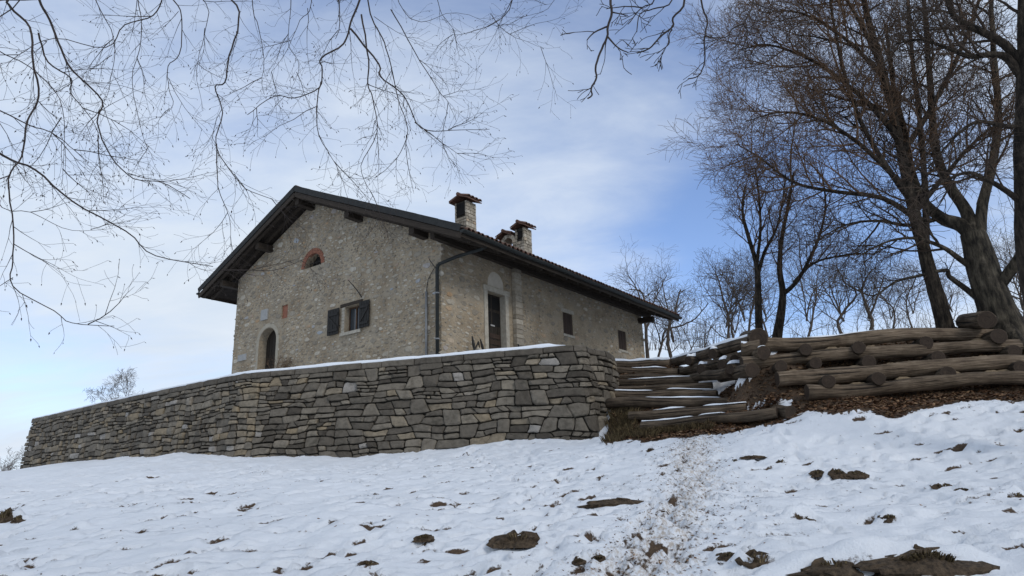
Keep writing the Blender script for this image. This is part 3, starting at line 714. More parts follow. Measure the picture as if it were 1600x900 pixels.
scatter(S3, LX, lambda a: roofz(0)-.27, [DOORS, LUNS, W1, W2, [(1.9, 4.9), (3.2, 8.05)], [(3.36, 4), (3.75, 10)]], 900, dens_side, .1)
HST.sort(key=lambda q: -q[0]); rest = MB()
for k, (a_, ring, f3) in enumerate(HST):
    one = MB() if k < 300 else rest; q = random.random()
    one.t = random.uniform(.1, .85) if q < .93 else random.uniform(.88, 1)
    stone_poly(one, ring, lambda u, v_, o, f=f3: f(u, v_, -o), -.02, random.uniform(.004, .016), random.uniform(.004, .012), .8)
    if k < 300: one.build('stone', HSTONE, house)
tag(rest.build('small_stones', HSTONE, house), kind='stuff')
# pilaster
mb = MB(); mb.box(3.39, 3.72, -.14, .05, hz(4.8), hz(roofz(-.14)-.25)); mb.build('pilaster', PLASTER, house)
mb = MB()
zc = 5.1
while zc < 8.95:
    hh = random.uniform(.13, .24); mb.t = random.uniform(.1, .8)
    mb.box(3.375+random.uniform(-.008, .008), 3.735+random.uniform(-.008, .008), -.158+random.uniform(-.01, .006), -.02, hz(zc), hz(min(zc+hh-.025, 8.97))); zc += hh
tag(mb.build('pilaster_stones', HSTONE, house), kind='stuff')
# arched front door
def planks(name, par, f3, a0, a1, z0, z1, o, n, material, thick=.03):
    wd = (a1-a0)/n
    for i in range(n):
        one = MB(); x0 = a0+i*wd+.006; x1 = a0+(i+1)*wd-.006; q = random.uniform(-.004, .004)
        P = [f3(x, z, o+q+t_) for t_ in (0, thick) for x, z in ((x0, z0), (x1, z0), (x1, z1), (x0, z1))]
        b_ = one.add(P)
        for fc in ((0,1,2,3),(7,6,5,4),(0,4,5,1),(1,5,6,2),(2,6,7,3),(3,7,4,0)): one.face([b_+k for k in fc])
        one.build('plank', material, par)
def hpart(name, par=None):
    o = empty(name); o.parent = par or house; return o
def slab(name, par, f3, a0, a1, z0, z1, o0, o1, material):
    one = MB(); b_ = one.add([f3(a, z, o) for o in (o0, o1) for a, z in ((a0, z0), (a1, z0), (a1, z1), (a0, z1))])
    for fc in ((0,1,2,3),(7,6,5,4),(0,4,5,1),(1,5,6,2),(2,6,7,3),(3,7,4,0)): one.face([b_+k for k in fc])
    return one.build(name, material, par)
door = slab('arched_door', house, F3, 7.9, 8.98, 4.9, 7.78, .36, .40, DARK)
planks('plank', door, F3, 7.93, 8.95, 4.9, 7.76, .31, 6, DOORWOOD)
slab('door_handle', door, F3, 8.08, 8.11, 6.0, 6.22, .26, .31, ZINC)
mb = MB(); nn = 14                                   # plaster reveal band round the arch
c_, r0_, r1_ = 8.44, .525, .68
ringp = [(c_+r0_, 4.9)]+[(c_+r0_*math.cos(math.pi*i/nn), 7.24+r0_*math.sin(math.pi*i/nn)) for i in range(nn+1)]+[(c_-r0_, 4.9)]
ringq = [(c_+r1_, 4.9)]+[(c_+r1_*math.cos(math.pi*i/nn), 7.24+r1_*math.sin(math.pi*i/nn)) for i in range(nn+1)]+[(c_-r1_, 4.9)]
b = mb.add([F3(a, z, -.012) for a, z in ringp]+[F3(a, z, -.012) for a, z in ringq]+[F3(a, z, .02) for a, z in ringq]+[F3(a, z, .02) for a, z in ringp]); k = len(ringp)
for i in range(k-1):
    mb.face([b+i, b+i+1, b+k+i+1, b+k+i]); mb.face([b+k+i, b+k+i+1, b+2*k+i+1, b+2*k+i]); mb.face([b+3*k+i, b+3*k+i+1, b+i+1, b+i])
mb.build('door_surround', SMOOTHPL, house)
# lunette with brick ring
lun = slab('lunette_window', house, F3, 5.5, 6.6, 9.4, 10.1, .3, .34, DARK)
for i in range(5):
    one = MB(); a = 5.70+i*.17; one.tube([F3(a, 9.5, .16), F3(a, 10.05, .16)], [.009, .009], 5); one.build('bar', IRON, lun)
one = MB(); one.tube([F3(5.55, 9.72, .16), F3(6.52, 9.72, .16)], [.009, .009], 5); one.build('bar', IRON, lun)
for i in range(19):
    a = math.pi*(i+.5)/19; one = MB(); ri, ro_ = .45, .63; da = math.pi/19*.42; cc = (6.035, 9.54)
    pts = [(cc[0]+r_*math.cos(a+s__*da), cc[1]+r_*math.sin(a+s__*da)*1.03) for r_, s__ in ((ri, -1), (ro_, -1), (ro_, 1), (ri, 1))]
    b_ = one.add([F3(u, v_, -.022) for u, v_ in pts]+[F3(u, v_, .1) for u, v_ in pts])
    for fc in ((0,1,2,3),(0,4,5,1),(1,5,6,2),(2,6,7,3),(3,7,4,0)): one.face([b_+q for q in fc])
    one.build('brick', BRICK, house)
# niche, plaques
slab('brick_niche', house, F3, 7.33, 7.73, 7.92, 8.45, .05, .1, BRICK)
slab('square_plaque', house, F3, 8.50, 8.90, 8.08, 8.47, -.05, .01, BLEACHED)
slab('name_plaque', house, F3, 9.68, 10.2, 6.76, 6.99, -.04, .01, BLEACHED)
# front window
win = slab('window', house, F3, 3.48, 4.26, 6.86, 7.75, .34, .37, DARK)
for a0, a1 in ((3.56, 3.86), (3.92, 4.2)): slab('pane', win, F3, a0, a1, 6.93, 7.68, .20, .21, GLASS)
for a0, a1, z0, z1 in ((3.51, 3.56, 6.89, 7.72), (3.86, 3.92, 6.93, 7.68), (4.2, 4.235, 6.89, 7.72), (3.56, 4.2, 6.885, 6.93), (3.56, 4.2, 7.68, 7.725)): slab('frame', win, F3, a0, a1, z0, z1, .17, .23, FRAMEWOOD)
slab('sill', win, F3, 3.42, 4.40, 6.77, 6.868, -.07, .2, LIMESTONE)
slab('lintel', win, F3, 3.40, 4.46, 7.74, 7.84, -.03, .2, ROOFWOOD)
for i in range(8): slab('brick', win, F3, 4.26, 4.385, 6.875+i*.107, 6.965+i*.107, -.018, .15, LIMESTONE)
for a0, a1, tl, sg in ((4.46, 5.02, .1, 1), (3.0, 3.47, 0, -1)):
    sh = hpart('shutter')
    planks('plank', sh, F3, a0, a1, 6.88, 7.74, -.085, 4, BLACKWOOD, .032)
    for z in (7.02, 7.55): slab('batten', sh, F3, a0+.03, a1-.03, z-.04, z+.04, -.112, -.086, BLACKWOOD)
    one = MB(); A, B = (F3(a0+.06, 7.08, -.1), F3(a1-.06, 7.49, -.1)) if sg > 0 else (F3(a1-.06, 7.08, -.1), F3(a0+.06, 7.49, -.1)); one.beam(A, B, .07, .022, (1, 0, 0)); one.build('brace', BLACKWOOD, sh)
    one = MB(); one.tube([F3(a1 if sg < 0 else a0, 7.15, -.06), F3(a1 if sg < 0 else a0, 7.15, .02)], [.012, .012], 5); one.build('hinge', IRON, sh)
one = MB(); one.tube([F3(3.43, 7.9, -.02), F3(3.62, 8.2, -.10), F3(3.79, 8.5, -.30)], [.018, .016, .012], 6); one.build('iron_bracket', IRON, house)
# grey cable pipe and downpipe
one = MB(); one.tube([F3(.55, 5.1, -.05), F3(.55, 7.5, -.05)], [.035, .035], 8); gp = one.build('cable_pipe', ZINC, house, True)
one = MB(); one.tube([F3(.55, 7.5, -.05), F3(.5, 7.85, -.04), F3(.3, 8.1, -.04), F3(.12, 8.25, -.05)], [.010]*4, 5); one.build('cable', IRON, gp)
dp = MB(); dp.tube([(-.10, .07, hz(5.0)), (-.10, .07, hz(8.1)), (-.09, .0, hz(8.22)), (.12, -.5, hz(8.38)), (.40, -1.2, hz(8.52)), (.46, -1.42, hz(8.62)), (.46, -1.47, hz(8.78))], [.052]*7, 10)
dpo = dp.build('downpipe', GUTTER, house, True)
for z in (6.0, 7.35): one = MB(); one.tube([(-.10, .07, hz(z)-.02), (-.10, .07, hz(z)+.02)], [.07, .07], 10); one.build('pipe_clip', ZINC, dpo)
one = MB(); one.tube([(-.12, .1, hz(8.1)), (-.2, .25, hz(8.35)), (-.22, .3, hz(8.45))], [.015, .012, .008], 5); one.build('iron_hook', IRON, house)
# side door with stone frame and blind lunette
sdr = slab('side_door', house, S3, 2.05, 3.02, 4.9, 7.9, .27, .3, DARK)
planks('plank', sdr, S3, 2.07, 3.0, 4.9, 7.87, .20, 5, DOORWOOD)
for a0, a1, z0, z1 in ((2.12, 2.5, 6.85, 7.3), (2.58, 2.95, 6.85, 7.3), (2.12, 2.5, 7.4, 7.8), (2.58, 2.95, 7.4, 7.8)): slab('door_pane', sdr, S3, a0, a1, z0, z1, .192, .198, DARK)
slab('notice', sdr, S3, 2.47, 2.67, 6.83, 6.88, .18, .19, BLEACHED)
for i in range(7): slab('slat', sdr, S3, 2.42, 2.95, 5.25+i*.2, 5.40+i*.2, .185, .2, SHUTTER)
for a0, a1 in ((1.92, 2.085), (2.985, 3.15)): slab('door_jamb', house, S3, a0, a1, 4.9, 7.87, -.035, .2, LIMESTONE)
slab('door_lintel', house, S3, 1.88, 3.2, 7.872, 8.035, -.055, .2, LIMESTONE)
mb = MB(); b = mb.add([S3(a, z, .03) for a, z in LUNS]); mb.face(list(range(len(LUNS)))); mb.build('blind_lunette', PALEPL, house)
for W_ in (W1, W2):
    a0, a1 = W_[0][0], W_[1][0]
    sw = slab('shuttered_window', house, S3, a0, a1, 7.18, 7.98, .1, .14, DARK); planks('plank', sw, S3, a0+.005, a1-.005, 7.19, 7.97, .02, 4, SHUTTER)
    slab('sill', sw, S3, a0-.05, a1+.05, 7.09, 7.178, -.03, .1, LIMESTONE)
slab('lintel', house, S3, 6.28, 7.12, 7.985, 8.12, -.012, .1, LIMESTONE)
# small dark things by the side door
for a, zt, tl, lb in ((1.02, 6.50, .09, 'a'), (1.38, 6.45, .16, 'b'), (3.36, 6.58, .12, 'c'), (3.92, 6.36, .14, 'd')):
    pass
# roof: deck, boards, rafters, purlins, verge, gutter, tiles
def roof_quad(mb, x0, x1, y0, y1, dz0, dz1):
    b_ = mb.add([(x, y, hz(roofz(y)+dz)) for dz in (dz0, dz1) for x, y in ((x0, y0), (x1, y0), (x1, y1), (x0, y1))])
    for fc in ((3,2,1,0),(4,5,6,7),(0,1,5,4),(1,2,6,5),(2,3,7,6),(3,0,4,7)): mb.face([b_+q for q in fc])
roof = hpart('roof')
mb = MB(); roof_quad(mb, XA+.03, XB, YR, RIDGE, -.16, -.10); roof_quad(mb, XA+.03, XB, RIDGE, YL, -.16, -.10); mb.build('roof_deck', ROOFBOARD, roof)
def board(y0, y1, x0, x1, dz0=-.185, dz1=-.163):
    one = MB(); roof_quad(one, x0, x1, y0, y1, dz0, dz1); one.build('board', ROOFBOARD, roof)
y = RIDGE+.05
while y < YL-.1: board(y, min(y+.19, YL-.02), XA+.05, 0-.02); y += .205
y = RIDGE-.24
while y > YR: board(y, y+.19, XA+.05, -.02); y -= .205
y = -.22
while y > YR: board(y, y+.19, .0, XB-.02); y -= .205
def rafter(x, y0, y1, wd=.10, h=.14):
    one = MB(); one.beam((x, y0, hz(roofz(y0)-.185-h/2)), (x, y1, hz(roofz(y1)-.185-h/2)), wd, h); one.build('rafter', ROOFWOOD, roof)
for x in (-.66, -.30): rafter(x, YR+.1, RIDGE-.02); rafter(x, RIDGE+.02, YL-.08)
x = .35
while x < XB: rafter(x, YR+.12, .05, .11, .13); x += .72
for yy, zz_ in ((RIDGE, -.46), (3.6, -.44), (.62, -.44), (8.55, -.44), (10.75, -.44)):
    one = MB(); one.beam((-.62 if yy != RIDGE else -.7, yy, hz(roofz(yy)+zz_)), (.25, yy, hz(roofz(yy)+zz_)), .21, .22); one.build('purlin', ROOFWOOD, roof)
one = MB(); one.beam((-.5, -.12, hz(roofz(-.12)-.40)), (13.0, -.12, hz(roofz(-.12)-.40)), .16, .2); one.build('wall_plate', ROOFWOOD, roof)
one = MB(); one.beam((12.3, -.7, hz(roofz(-.7)-.5)), (12.3, .1, hz(roofz(-.7)-.45)), .2, .22); one.build('purlin', ROOFWOOD, roof)
for y0, y1 in ((YR, RIDGE), (RIDGE, YL)):           # verge: timber board below, metal flashing above
    one = MB(); one.beam((XA, y0, hz(roofz(y0)-.22)), (XA, y1, hz(roofz(y1)-.22)), .04, .16); one.build('verge_board', ROOFWOOD, roof)
    n_seg = 9
    for i in range(n_seg):
        ya, yb = lerp(y0, y1, i/n_seg), lerp(y0, y1, (i+1)/n_seg); q = random.uniform(-.008, .008)
        one = MB(); one.beam((XA-.03, ya, hz(roofz(ya)-.0+q)), (XA-.03, yb, hz(roofz(yb)-.0+q)), .03, .20); one.beam((XA+.09, ya, hz(roofz(ya)+.10+q)), (XA+.09, yb, hz(roofz(yb)+.10+q)), .26, .02)
        one.build('verge_flashing', FASCIA, roof)
def gutter(y, z, x0, x1):
    mb_ = MB(); n = 8; r_ = .085; ks = 14; rows = []
    for i in range(ks+1):
        x = lerp(x0, x1, i/ks); zj = z+.012*math.sin(i*1.7)
        rows.append(mb_.add([(x, y+r_*math.cos(math.pi+math.pi*j/n), hz(zj+r_*math.sin(math.pi+math.pi*j/n))) for j in range(n+1)]+[(x, y+(r_-.012)*math.cos(2*math.pi-math.pi*j/n), hz(zj+(r_-.012)*math.sin(2*math.pi-math.pi*j/n))) for j in range(n+1)]))
    m2_ = 2*(n+1)
    for i in range(ks):
        for j in range(m2_): mb_.face([rows[i]+j, rows[i]+(j+1) % m2_, rows[i+1]+(j+1) % m2_, rows[i+1]+j])
    mb_.face([rows[0]+j for j in range(n+1)]); mb_.face([rows[-1]+j for j in range(n+1)][::-1])
    mb_.build('gutter', GUTTER, roof, False)
gutter(YR-.06, 8.69, XA-.03, XB+.02); gutter(YL+.06, roofz(YL)-.06, XA-.03, XB+.02)
one = MB(); one.beam((XA, YR+.02, hz(roofz(YR)-.16)), (XB, YR+.02, hz(roofz(YR)-.16)), .03, .17); one.build('fascia_board', ROOFWOOD, roof)
one = MB(); one.beam((XA, YL-.02, hz(roofz(YL)-.16)), (XB, YL-.02, hz(roofz(YL)-.16)), .03, .17); one.build('fascia_board', ROOFWOOD, roof)
def tile_mesh(mb_, x, y, up, ln=.44, r_=.092, z=None, sl=None):
    sgn = 1 if up > 0 else -1; n = 5; vs = []
    for k, (yy, rr_, dz) in enumerate(((y, r_, .0), (y+sgn*ln, r_*.82, -.02))):
        z0 = (roofz(yy)-.02+dz+.03*(1-k)) if z is None else z+sl*(abs(yy-y))+.02*(1-k)
        vs += [(x+rr_*math.cos(math.pi*j/n), yy, hz(z0+rr_*math.sin(math.pi*j/n))) for j in range(n+1)]
        vs += [(x+(rr_-.014)*math.cos(math.pi*j/n), yy, hz(z0+(rr_-.014)*math.sin(math.pi*j/n)-.002)) for j in range(n+1)]
    b_ = mb_.add(vs); q = n+1
    for j in range(n):
        mb_.face([b_+j, b_+j+1, b_+2*q+j+1, b_+2*q+j]); mb_.face([b_+q+j+1, b_+q+j, b_+3*q+j, b_+3*q+j+1]); mb_.face([b_+j+1, b_+j, b_+q+j, b_+q+j+1])
rest = MB(); x = XA+.28; cnt = 0
while x < XB-.05:
    one = MB(); tile_mesh(one, x+random.uniform(-.012, .012), YR-.05+random.uniform(-.03, .02), 1); one.build('roof_tile', TILE, roof)
    y = YR+.33
    while y < RIDGE-.1: tile_mesh(rest, x+random.uniform(-.012, .012), y, 1); y += .38
    y = YL+.04
    while y > RIDGE+.1: tile_mesh(rest, x+random.uniform(-.012, .012), y, -1); y -= .38
    x += .205
tag(rest.build('roof_tiles', TILE, roof), kind='stuff')
one = MB(); one.tube([(XA, RIDGE, hz(RZ+.02)), (XB, RIDGE, hz(RZ+.02))], [.12, .12], 8); one.build('ridge_cap', TILE, roof)
# chimneys
def chimney_block(par, x0, x1, y0, y1, z0, z1, holes=()):
    core = MB(); core.box(x0+.03, x1-.03, y0+.03, y1-.03, hz(z0), hz(z1)); core.build('core', MORTAR, par)
    z = z0
    while z < z1-.02:
        h = min(random.uniform(.09, .16), z1-z)
        for face in range(4):
            a0, a1 = (x0, x1) if face in (0, 2) else (y0, y1); a = a0
            while a < a1-.01:
                wd = min(random.uniform(.1, .24), a1-a)
                if a1-(a+wd) < .06: wd = a1-a
                t0 = random.uniform(-.008, .012)
                if not any(fc == face and a+wd > h0 and a < h1 and z+h > g0 and z < g1 for fc, h0, h1, g0, g1 in holes):
                    one = MB(); one.t = random.uniform(.25, .9); g = .008; A0, A1, Z0, Z1 = a+g, a+wd-g, hz(z+g), hz(z+h-g)
                    if face == 0: one.box(A0, A1, y0-t0, y0+.06, Z0, Z1)
                    elif face == 2: one.box(A0, A1, y1-.06, y1+t0, Z0, Z1)
                    elif face == 1: one.box(x1-.06, x1+t0, A0, A1, Z0, Z1)
                    else: one.box(x0-t0, x0+.06, A0, A1, Z0, Z1)
                    one.build('stone', HSTONE, par)
                a += wd
        z += h
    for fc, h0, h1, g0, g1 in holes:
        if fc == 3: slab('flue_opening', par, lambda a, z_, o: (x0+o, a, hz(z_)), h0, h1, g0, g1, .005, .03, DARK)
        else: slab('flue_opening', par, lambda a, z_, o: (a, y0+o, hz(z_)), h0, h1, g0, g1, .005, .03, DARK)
def cap(par, x0, x1, y0, y1, z):                    # small gabled tile cap, ridge along X
    ym = (y0+y1)/2; base = MB()
    b_ = base.add([(x, y, hz(zz_)) for x in (x0, x1) for y, zz_ in ((y0, z), (ym, z+.17), (y1, z), (y1, z+.04), (ym, z+.22), (y0, z+.04))])
    base.face([b_+i for i in range(6)]); base.face([b_+6+i for i in range(6)][::-1])
    for i in range(6): base.face([b_+i, b_+6+i, b_+6+(i+1) % 6, b_+(i+1) % 6])
    base.build('cap_slab', TILE, par)
    n = max(2, int((x1-x0)/.17)); st = (x1-x0)/n
    for i in range(n):
        for y_, u in ((y0-.03, 1), (y1+.03, -1)):
            one = MB(); tile_mesh(one, x0+st*(i+.5), y_, u, (y1-y0)/2+.02, .08, z+.045, .17/((y1-y0)/2)); one.build('roof_tile', TILE, par)
    one = MB(); one.tube([(x0-.03, ym, hz(z+.24)), (x1+.03, ym, hz(z+.24))], [.065, .065], 7); one.build('ridge_tile', TILE, par)
ch = hpart('chimney'); chimney_block(ch, 2.67, 3.2, 1.3, 1.82, 9.7, 11.52, [(3, 1.38, 1.74, 11.02, 11.45)]); cap(ch, 2.54, 3.33, 1.14, 1.98, 11.53)
ch = hpart('chimney'); chimney_block(ch, 6.0, 6.5, 1.3, 1.72, 9.9, 11.48, [(3, 1.42, 1.6, 11.08, 11.36)]); cap(ch, 5.88, 6.62, 1.16, 1.86, 11.49)
ch = hpart('chimney'); chimney_block(ch, 6.0, 6.5, 1.74, 1.86, 9.9, 11.15); chimney_block(ch, 6.0, 6.5, 2.3, 2.44, 9.9, 11.15)
for i in range(9):
    a = math.pi*(i+.5)/9; one = MB(); one.t = random.uniform(.3, .8); da = math.pi/9*.45; pts = [(2.08+r_*math.cos(a+q*da), 11.0+r_*math.sin(a+q*da)) for r_, q in ((.22, -1), (.37, -1), (.37, 1), (.22, 1))]
    b_ = one.add([(6.0, u, hz(v_)) for u, v_ in pts]+[(6.5, u, hz(v_)) for u, v_ in pts])
    for fc in ((3,2,1,0),(4,5,6,7),(0,1,5,4),(1,2,6,5),(2,3,7,6),(3,0,4,7)): one.face([b_+q for q in fc])
    one.build('stone', HSTONE, ch)
cap(ch, 5.9, 6.6, 1.88, 2.6, 11.3)
def hw(x, y, z): return CORNER+HX*x+HY*y+Vector((0, 0, z))
for X, zt, dx, lb in ((1.05, 6.50, .07, 'small forked dark stake leaning at the house corner'), (1.42, 6.47, .15, 'small dark slanted stake left of the side door'), (3.30, 6.60, .13, 'small dark slanted stake right of the side door frame'), (3.98, 6.38, .14, 'short dark stake beyond the pilaster, rightmost of the four stakes')):
    one = MB(); base = hw(X+dx*2.2, -.32, ZT-.2); zt -= .30; tp = hw(X, -.25, zt); md = base.lerp(tp, .62)
    one.tube([base, md, base.lerp(tp, .8), tp], [.012, .026, .045, .02], 7, wob=.2)
    if lb.startswith('small forked'): one.tube([md, hw(X+.28, -.25, zt-.18)+Vector((0, 0, .05)), hw(X+.33, -.25, zt-.30)], [.02, .03, .015], 6)
    tag(one.build('dark_stake', IRON), lb, 'stake', 'dark stakes along the side wall')

# ------------------------------------------------------------------ logs, stairs, crib wall
def log(par, name, a, b, r0, r1, tint=.5, n=14, sag=.02, seg=10, wob=.10):
    mb_ = MB(); mb_.t = tint; a = Vector(a); b = Vector(b); pts = []; rd = []
    ph = random.uniform(0, 9); side_ = (b-a).cross(Vector((0, 0, 1))).normalized()
    for i in range(seg+1):
        t_ = i/seg; q = a.lerp(b, t_)+side_*(sag*mnoise.noise(Vector((t_*2.5, ph, 0)))*2)+Vector((0, 0, sag*mnoise.noise(Vector((t_*2.5, ph, 4)))*2))
        pts.append(q); rd.append(lerp(r0, r1, t_)*(1+.07*mnoise.noise(Vector((t_*5, ph, 8)))))
    e = (b-a).normalized()*.012
    pts = [pts[0]-e]+pts+[pts[-1]+e]; rd = [rd[0]*.93]+rd+[rd[-1]*.93]
    mb_.tube(pts, rd, n, True, 1, wob)
    return local(par, mb_).build(name, [LOG, LOGEND], par, False), pts, rd
def smooth_sides(o):
    o.data.polygons.foreach_set('use_smooth', [len(p.vertices) == 4 for p in o.data.polygons])
def snow_strip(par, pts, rd, t0, t1, hgt=.05, width=.75, seed=0, shift=0):
    """snow lying along the top of a log"""
    mb_ = MB(); n = len(pts)-1; ks = max(4, int((Vector(pts[-1])-Vector(pts[0])).length*(t1-t0)/.07)); rows = []
    ax = (Vector(pts[-1])-Vector(pts[0])).normalized(); sd_ = ax.cross(Vector((0, 0, 1))).normalized()
    for k in range(ks+1):
        t_ = lerp(t0, t1, k/ks); f = t_*n; i = min(int(f), n-1); p = Vector(pts[i]).lerp(Vector(pts[i+1]), f-i); r_ = lerp(rd[i], rd[i+1], f-i)
        e = math.sin(math.pi*min(1, max(.0, k/ks)))**.35 if 0 < k < ks else .02
        h = hgt*e*(.25+1.3*(mnoise.noise(Vector((t_*9+seed, seed*3.1, .2)))*.5+.5)); wv = width*r_*(.12+1.05*(mnoise.noise(Vector((t_*13+seed, 5, seed)))*.5+.5))*max(e, .2)
        c = p+sd_*shift*r_
        row_ = []
        for j in range(6):
            q = -1+2*j/5; zz_ = math.sqrt(max(.02, r_*r_-(min(abs(q*wv+shift*r_), r_*.99))**2)) ; row_.append(tuple(c+sd_*(q*wv)+Vector((0, 0, zz_-.012+h*max(0, 1-q*q)**.5))))
        rows.append(mb_.add(row_))
    for k in range(ks):
        for j in range(5): mb_.face([rows[k]+j, rows[k]+j+1, rows[k+1]+j+1, rows[k+1]+j])
    return local(par, mb_).build('snow', SNOWP, par, True)

stairs = tag(empty('log_stairs', tuple(at_d(1100, 660, 16.4))), 'rustic steps of round logs climbing beside the rounded wall end', 'stairs')
for i, (a, b, d, d2, r_) in enumerate(STEPS):
    A = at_d(*a, d); B = at_d(*b, d2)
    if i >= 2: A = A+(A-B).normalized()*.3
    o, pts, rd = log(stairs, 'step_log', A, B, r_, r_*random.uniform(.88, 1.05), random.uniform(.3, .75), 12, .03); smooth_sides(o)
    if i in (0, 1, 2, 3, 5, 7, 8):
        for t0, t1 in {0: ((.02, .42), (.45, .62)), 1: ((.25, .5), (.62, .95)), 2: ((.35, .85),), 3: ((.1, .45), (.55, .9)), 5: ((.3, .9),), 7: ((.4, .8),), 8: ((.02, .98),)}[i]:
            snow_strip(stairs, pts, rd, t0, t1, .035 if i < 8 else .08, .8, i*1.7+t0, -.25)
A = at_d(1222, 643, STEPS[0][3]-.05); log_end, p_, r_ = log(stairs, 'end_log', A+Vector((.12, -.12, -.02)), A+Vector((-.05, .75, .12)), .135, .14, .2, 14); smooth_sides(log_end)

crib = tag(empty('log_crib_wall', tuple(at_d(1400, 620, 17.2))), 'stacked log crib wall holding the bank under the trees', 'log wall')
LOGS = []
for i, (a, b, d0, d1, r0, r1) in enumerate(CRIB):
    A = at_d(*a, d0); B = at_d(*b, d1)
    o, pts, rd = log(crib, 'log', A, B, r0, r1, (.95, .8, .9, .62)[i], 18, .08, 26, .22); smooth_sides(o); LOGS.append((pts, rd))
snow_strip(crib, LOGS[0][0], LOGS[0][1], .0, .56, .06, .9, 2.2, -.45); snow_strip(crib, LOGS[0][0], LOGS[0][1], .58, .66, .03, .6, 4.2, -.4)
INW = Vector((.24, 1, .03)).normalized()
for px, py, d, r_, ln in ((1259, 547, 17.3, .16, 1.4), (1341.5, 543.7, 17.85, .165, 1.4), (1446.7, 535.8, 18.6, .165, 1.4), (1559, 526, 19.3, .20, 1.6),
                          (1219.6, 572, 16.8, .15, 1.2), (1274, 568, 17.1, .15, 1.3), (1357.7, 566, 17.6, .17, 1.4), (1465, 559, 18.3, .17, 1.4), (1584, 550, 19.2, .17, 1.4),
                          (1293.6, 596, 16.55, .165, 1.3), (1372, 591.6, 17.0, .16, 1.3), (1480, 584, 17.8, .18, 1.4), (1594, 575, 18.7, .17, 1.3)):
    A = at_d(px, py, d); o, pts, rd = log(crib, 'cross_log', A-INW*.05, A+INW*ln, r_*.9, r_*.95, random.uniform(.05, .35), 13, .01, 5); smooth_sides(o)
# corner of the crib: log butts, and side logs running back along the stairs with short ties
o, pts, rd = log(crib, 'corner_log', at_d(1186, 528, 17.25), at_d(1168, 529, 18.4), .215, .20, .3, 16, .01, 5); smooth_sides(o)
o, pts, rd = log(crib, 'corner_log', at_d(1193, 551, 17.0), at_d(1128, 566, 19.2), .165, .14, .45, 14, .02, 6); smooth_sides(o); snow_strip(crib, pts, rd, .08, .3, .05, .8, 3)
o, pts, rd = log(crib, 'corner_log', at_d(1177, 578, 16.7), at_d(1128, 588, 18.6), .17, .15, .35, 14, .02, 6); smooth_sides(o)
o, pts, rd = log(crib, 'corner_log', at_d(1160, 546, 17.3), at_d(1188, 543, 17.25), .17, .17, .5, 14, .02, 4); smooth_sides(o); snow_strip(crib, pts, rd, .02, .5, .05, .8, 7)
o, pts, rd = log(crib, 'side_log', at_d(1176, 534, 17.4), at_d(1052, 567, 22.2), .15, .13, .4, 12, .03, 10); smooth_sides(o); snow_strip(crib, pts, rd, .02, .98, .10, 1.1, 9)
o, pts, rd = log(crib, 'side_log', at_d(1150, 563, 17.9), at_d(1062, 581, 21.2), .14, .12, .35, 12, .03, 8); smooth_sides(o)
o, pts, rd = log(crib, 'side_log', at_d(1140, 582, 17.5), at_d(1075, 592, 20.2), .13, .12, .3, 12, .03, 8); smooth_sides(o)
for px, py, d, r_ in ((1118, 553, 18.9, .14), (1080, 564, 20.1, .13), (1132, 570, 18.1, .13), (1100, 577, 19.1, .14), (1146, 577, 17.5, .12)):
    A = at_d(px, py, d); q = Vector((-.75, -.62, -.05)).normalized()
    o, pts, rd = log(crib, 'tie_log', A+q*.12, A-q*.8, r_, r_, random.uniform(.2, .45), 12, .01, 4); smooth_sides(o); snow_strip(crib, pts, rd, .03, .97, .10, 1.15, px)
o, pts, rd = log(crib, 'top_log', at_d(1541, 500, 19.2), at_d(1508, 503, 20.6), .205, .20, .35, 15, .01, 5); smooth_sides(o)
for k in range(46):                                   # pale fill stones between the courses
    row_ = random.choice([0, 1, 1, 2, 2]); t_ = random.uniform(.12, .97); pts, rd = LOGS[row_+1]; f = t_*(len(pts)-1); i = int(f); p = Vector(pts[i])
    rr_ = random.uniform(.05, .12); q = p+Vector((random.uniform(-.1, .1), .14+random.uniform(0, .12), rd[i]+rr_*-.15))
    one = MB(); ns = 7; rows = []
    for j in range(4):
        zz_ = (-1, -.3, .5, .95)[j]; sc = (.75, 1.05, .9, .45)[j]
        rows.append(one.add([(q.x+rr_*1.7*sc*math.cos(6.283*m_/ns)*random.uniform(.85, 1.1), q.y+rr_*sc*math.sin(6.283*m_/ns), q.z+rr_*.7*zz_*random.uniform(.85, 1.1)) for m_ in range(ns)]))
    for j in range(3):
        for m_ in range(ns): one.face([rows[j]+m_, rows[j]+(m_+1) % ns, rows[j+1]+(m_+1) % ns, rows[j+1]+m_])
    one.face([rows[3]+m_ for m_ in range(ns)]); local(crib, one).build('fill_stone', OCHRE, crib)

# ------------------------------------------------------------------ leaves, grass, clods
def leaf(mb_, p, sz):
    a = random.uniform(0, 6.28); u = Vector((math.cos(a), math.sin(a), random.uniform(-.5, .5))).normalized(); v = u.cross(Vector((random.uniform(-.6, .6), random.uniform(-.6, .6), 1))).normalized(); nrm = u.cross(v)
    mb_.t = random.random(); c = nrm*sz*random.uniform(.1, .35)
    b_ = mb_.add([tuple(p-u*sz), tuple(p+v*sz*.55+c), tuple(p+u*sz), tuple(p-v*sz*.55+c)]); mb_.face([b_, b_+1, b_+2]); mb_.face([b_, b_+2, b_+3])
mb = MB(); flatB = BARE; pxv = None; cnt = 0
ys = np.where((gy > 12.5) & (gy < 22))[0]; xs = np.where((gx > 2.4) & (gx < 17))[0]
cand = [(x, y) for y in ys for x in xs if BARE[y, x] > .78 and m1[y, x]]
for k in range(23000):
    j, i = random.choice(cand)
    x = gx[j]+random.uniform(-.06, .06); y = gy[i]+random.uniform(-.05, .05); p = Vector((x, y, gsurf(x, y)+random.uniform(.0, .045))); leaf(mb, p, random.uniform(.03, .065))
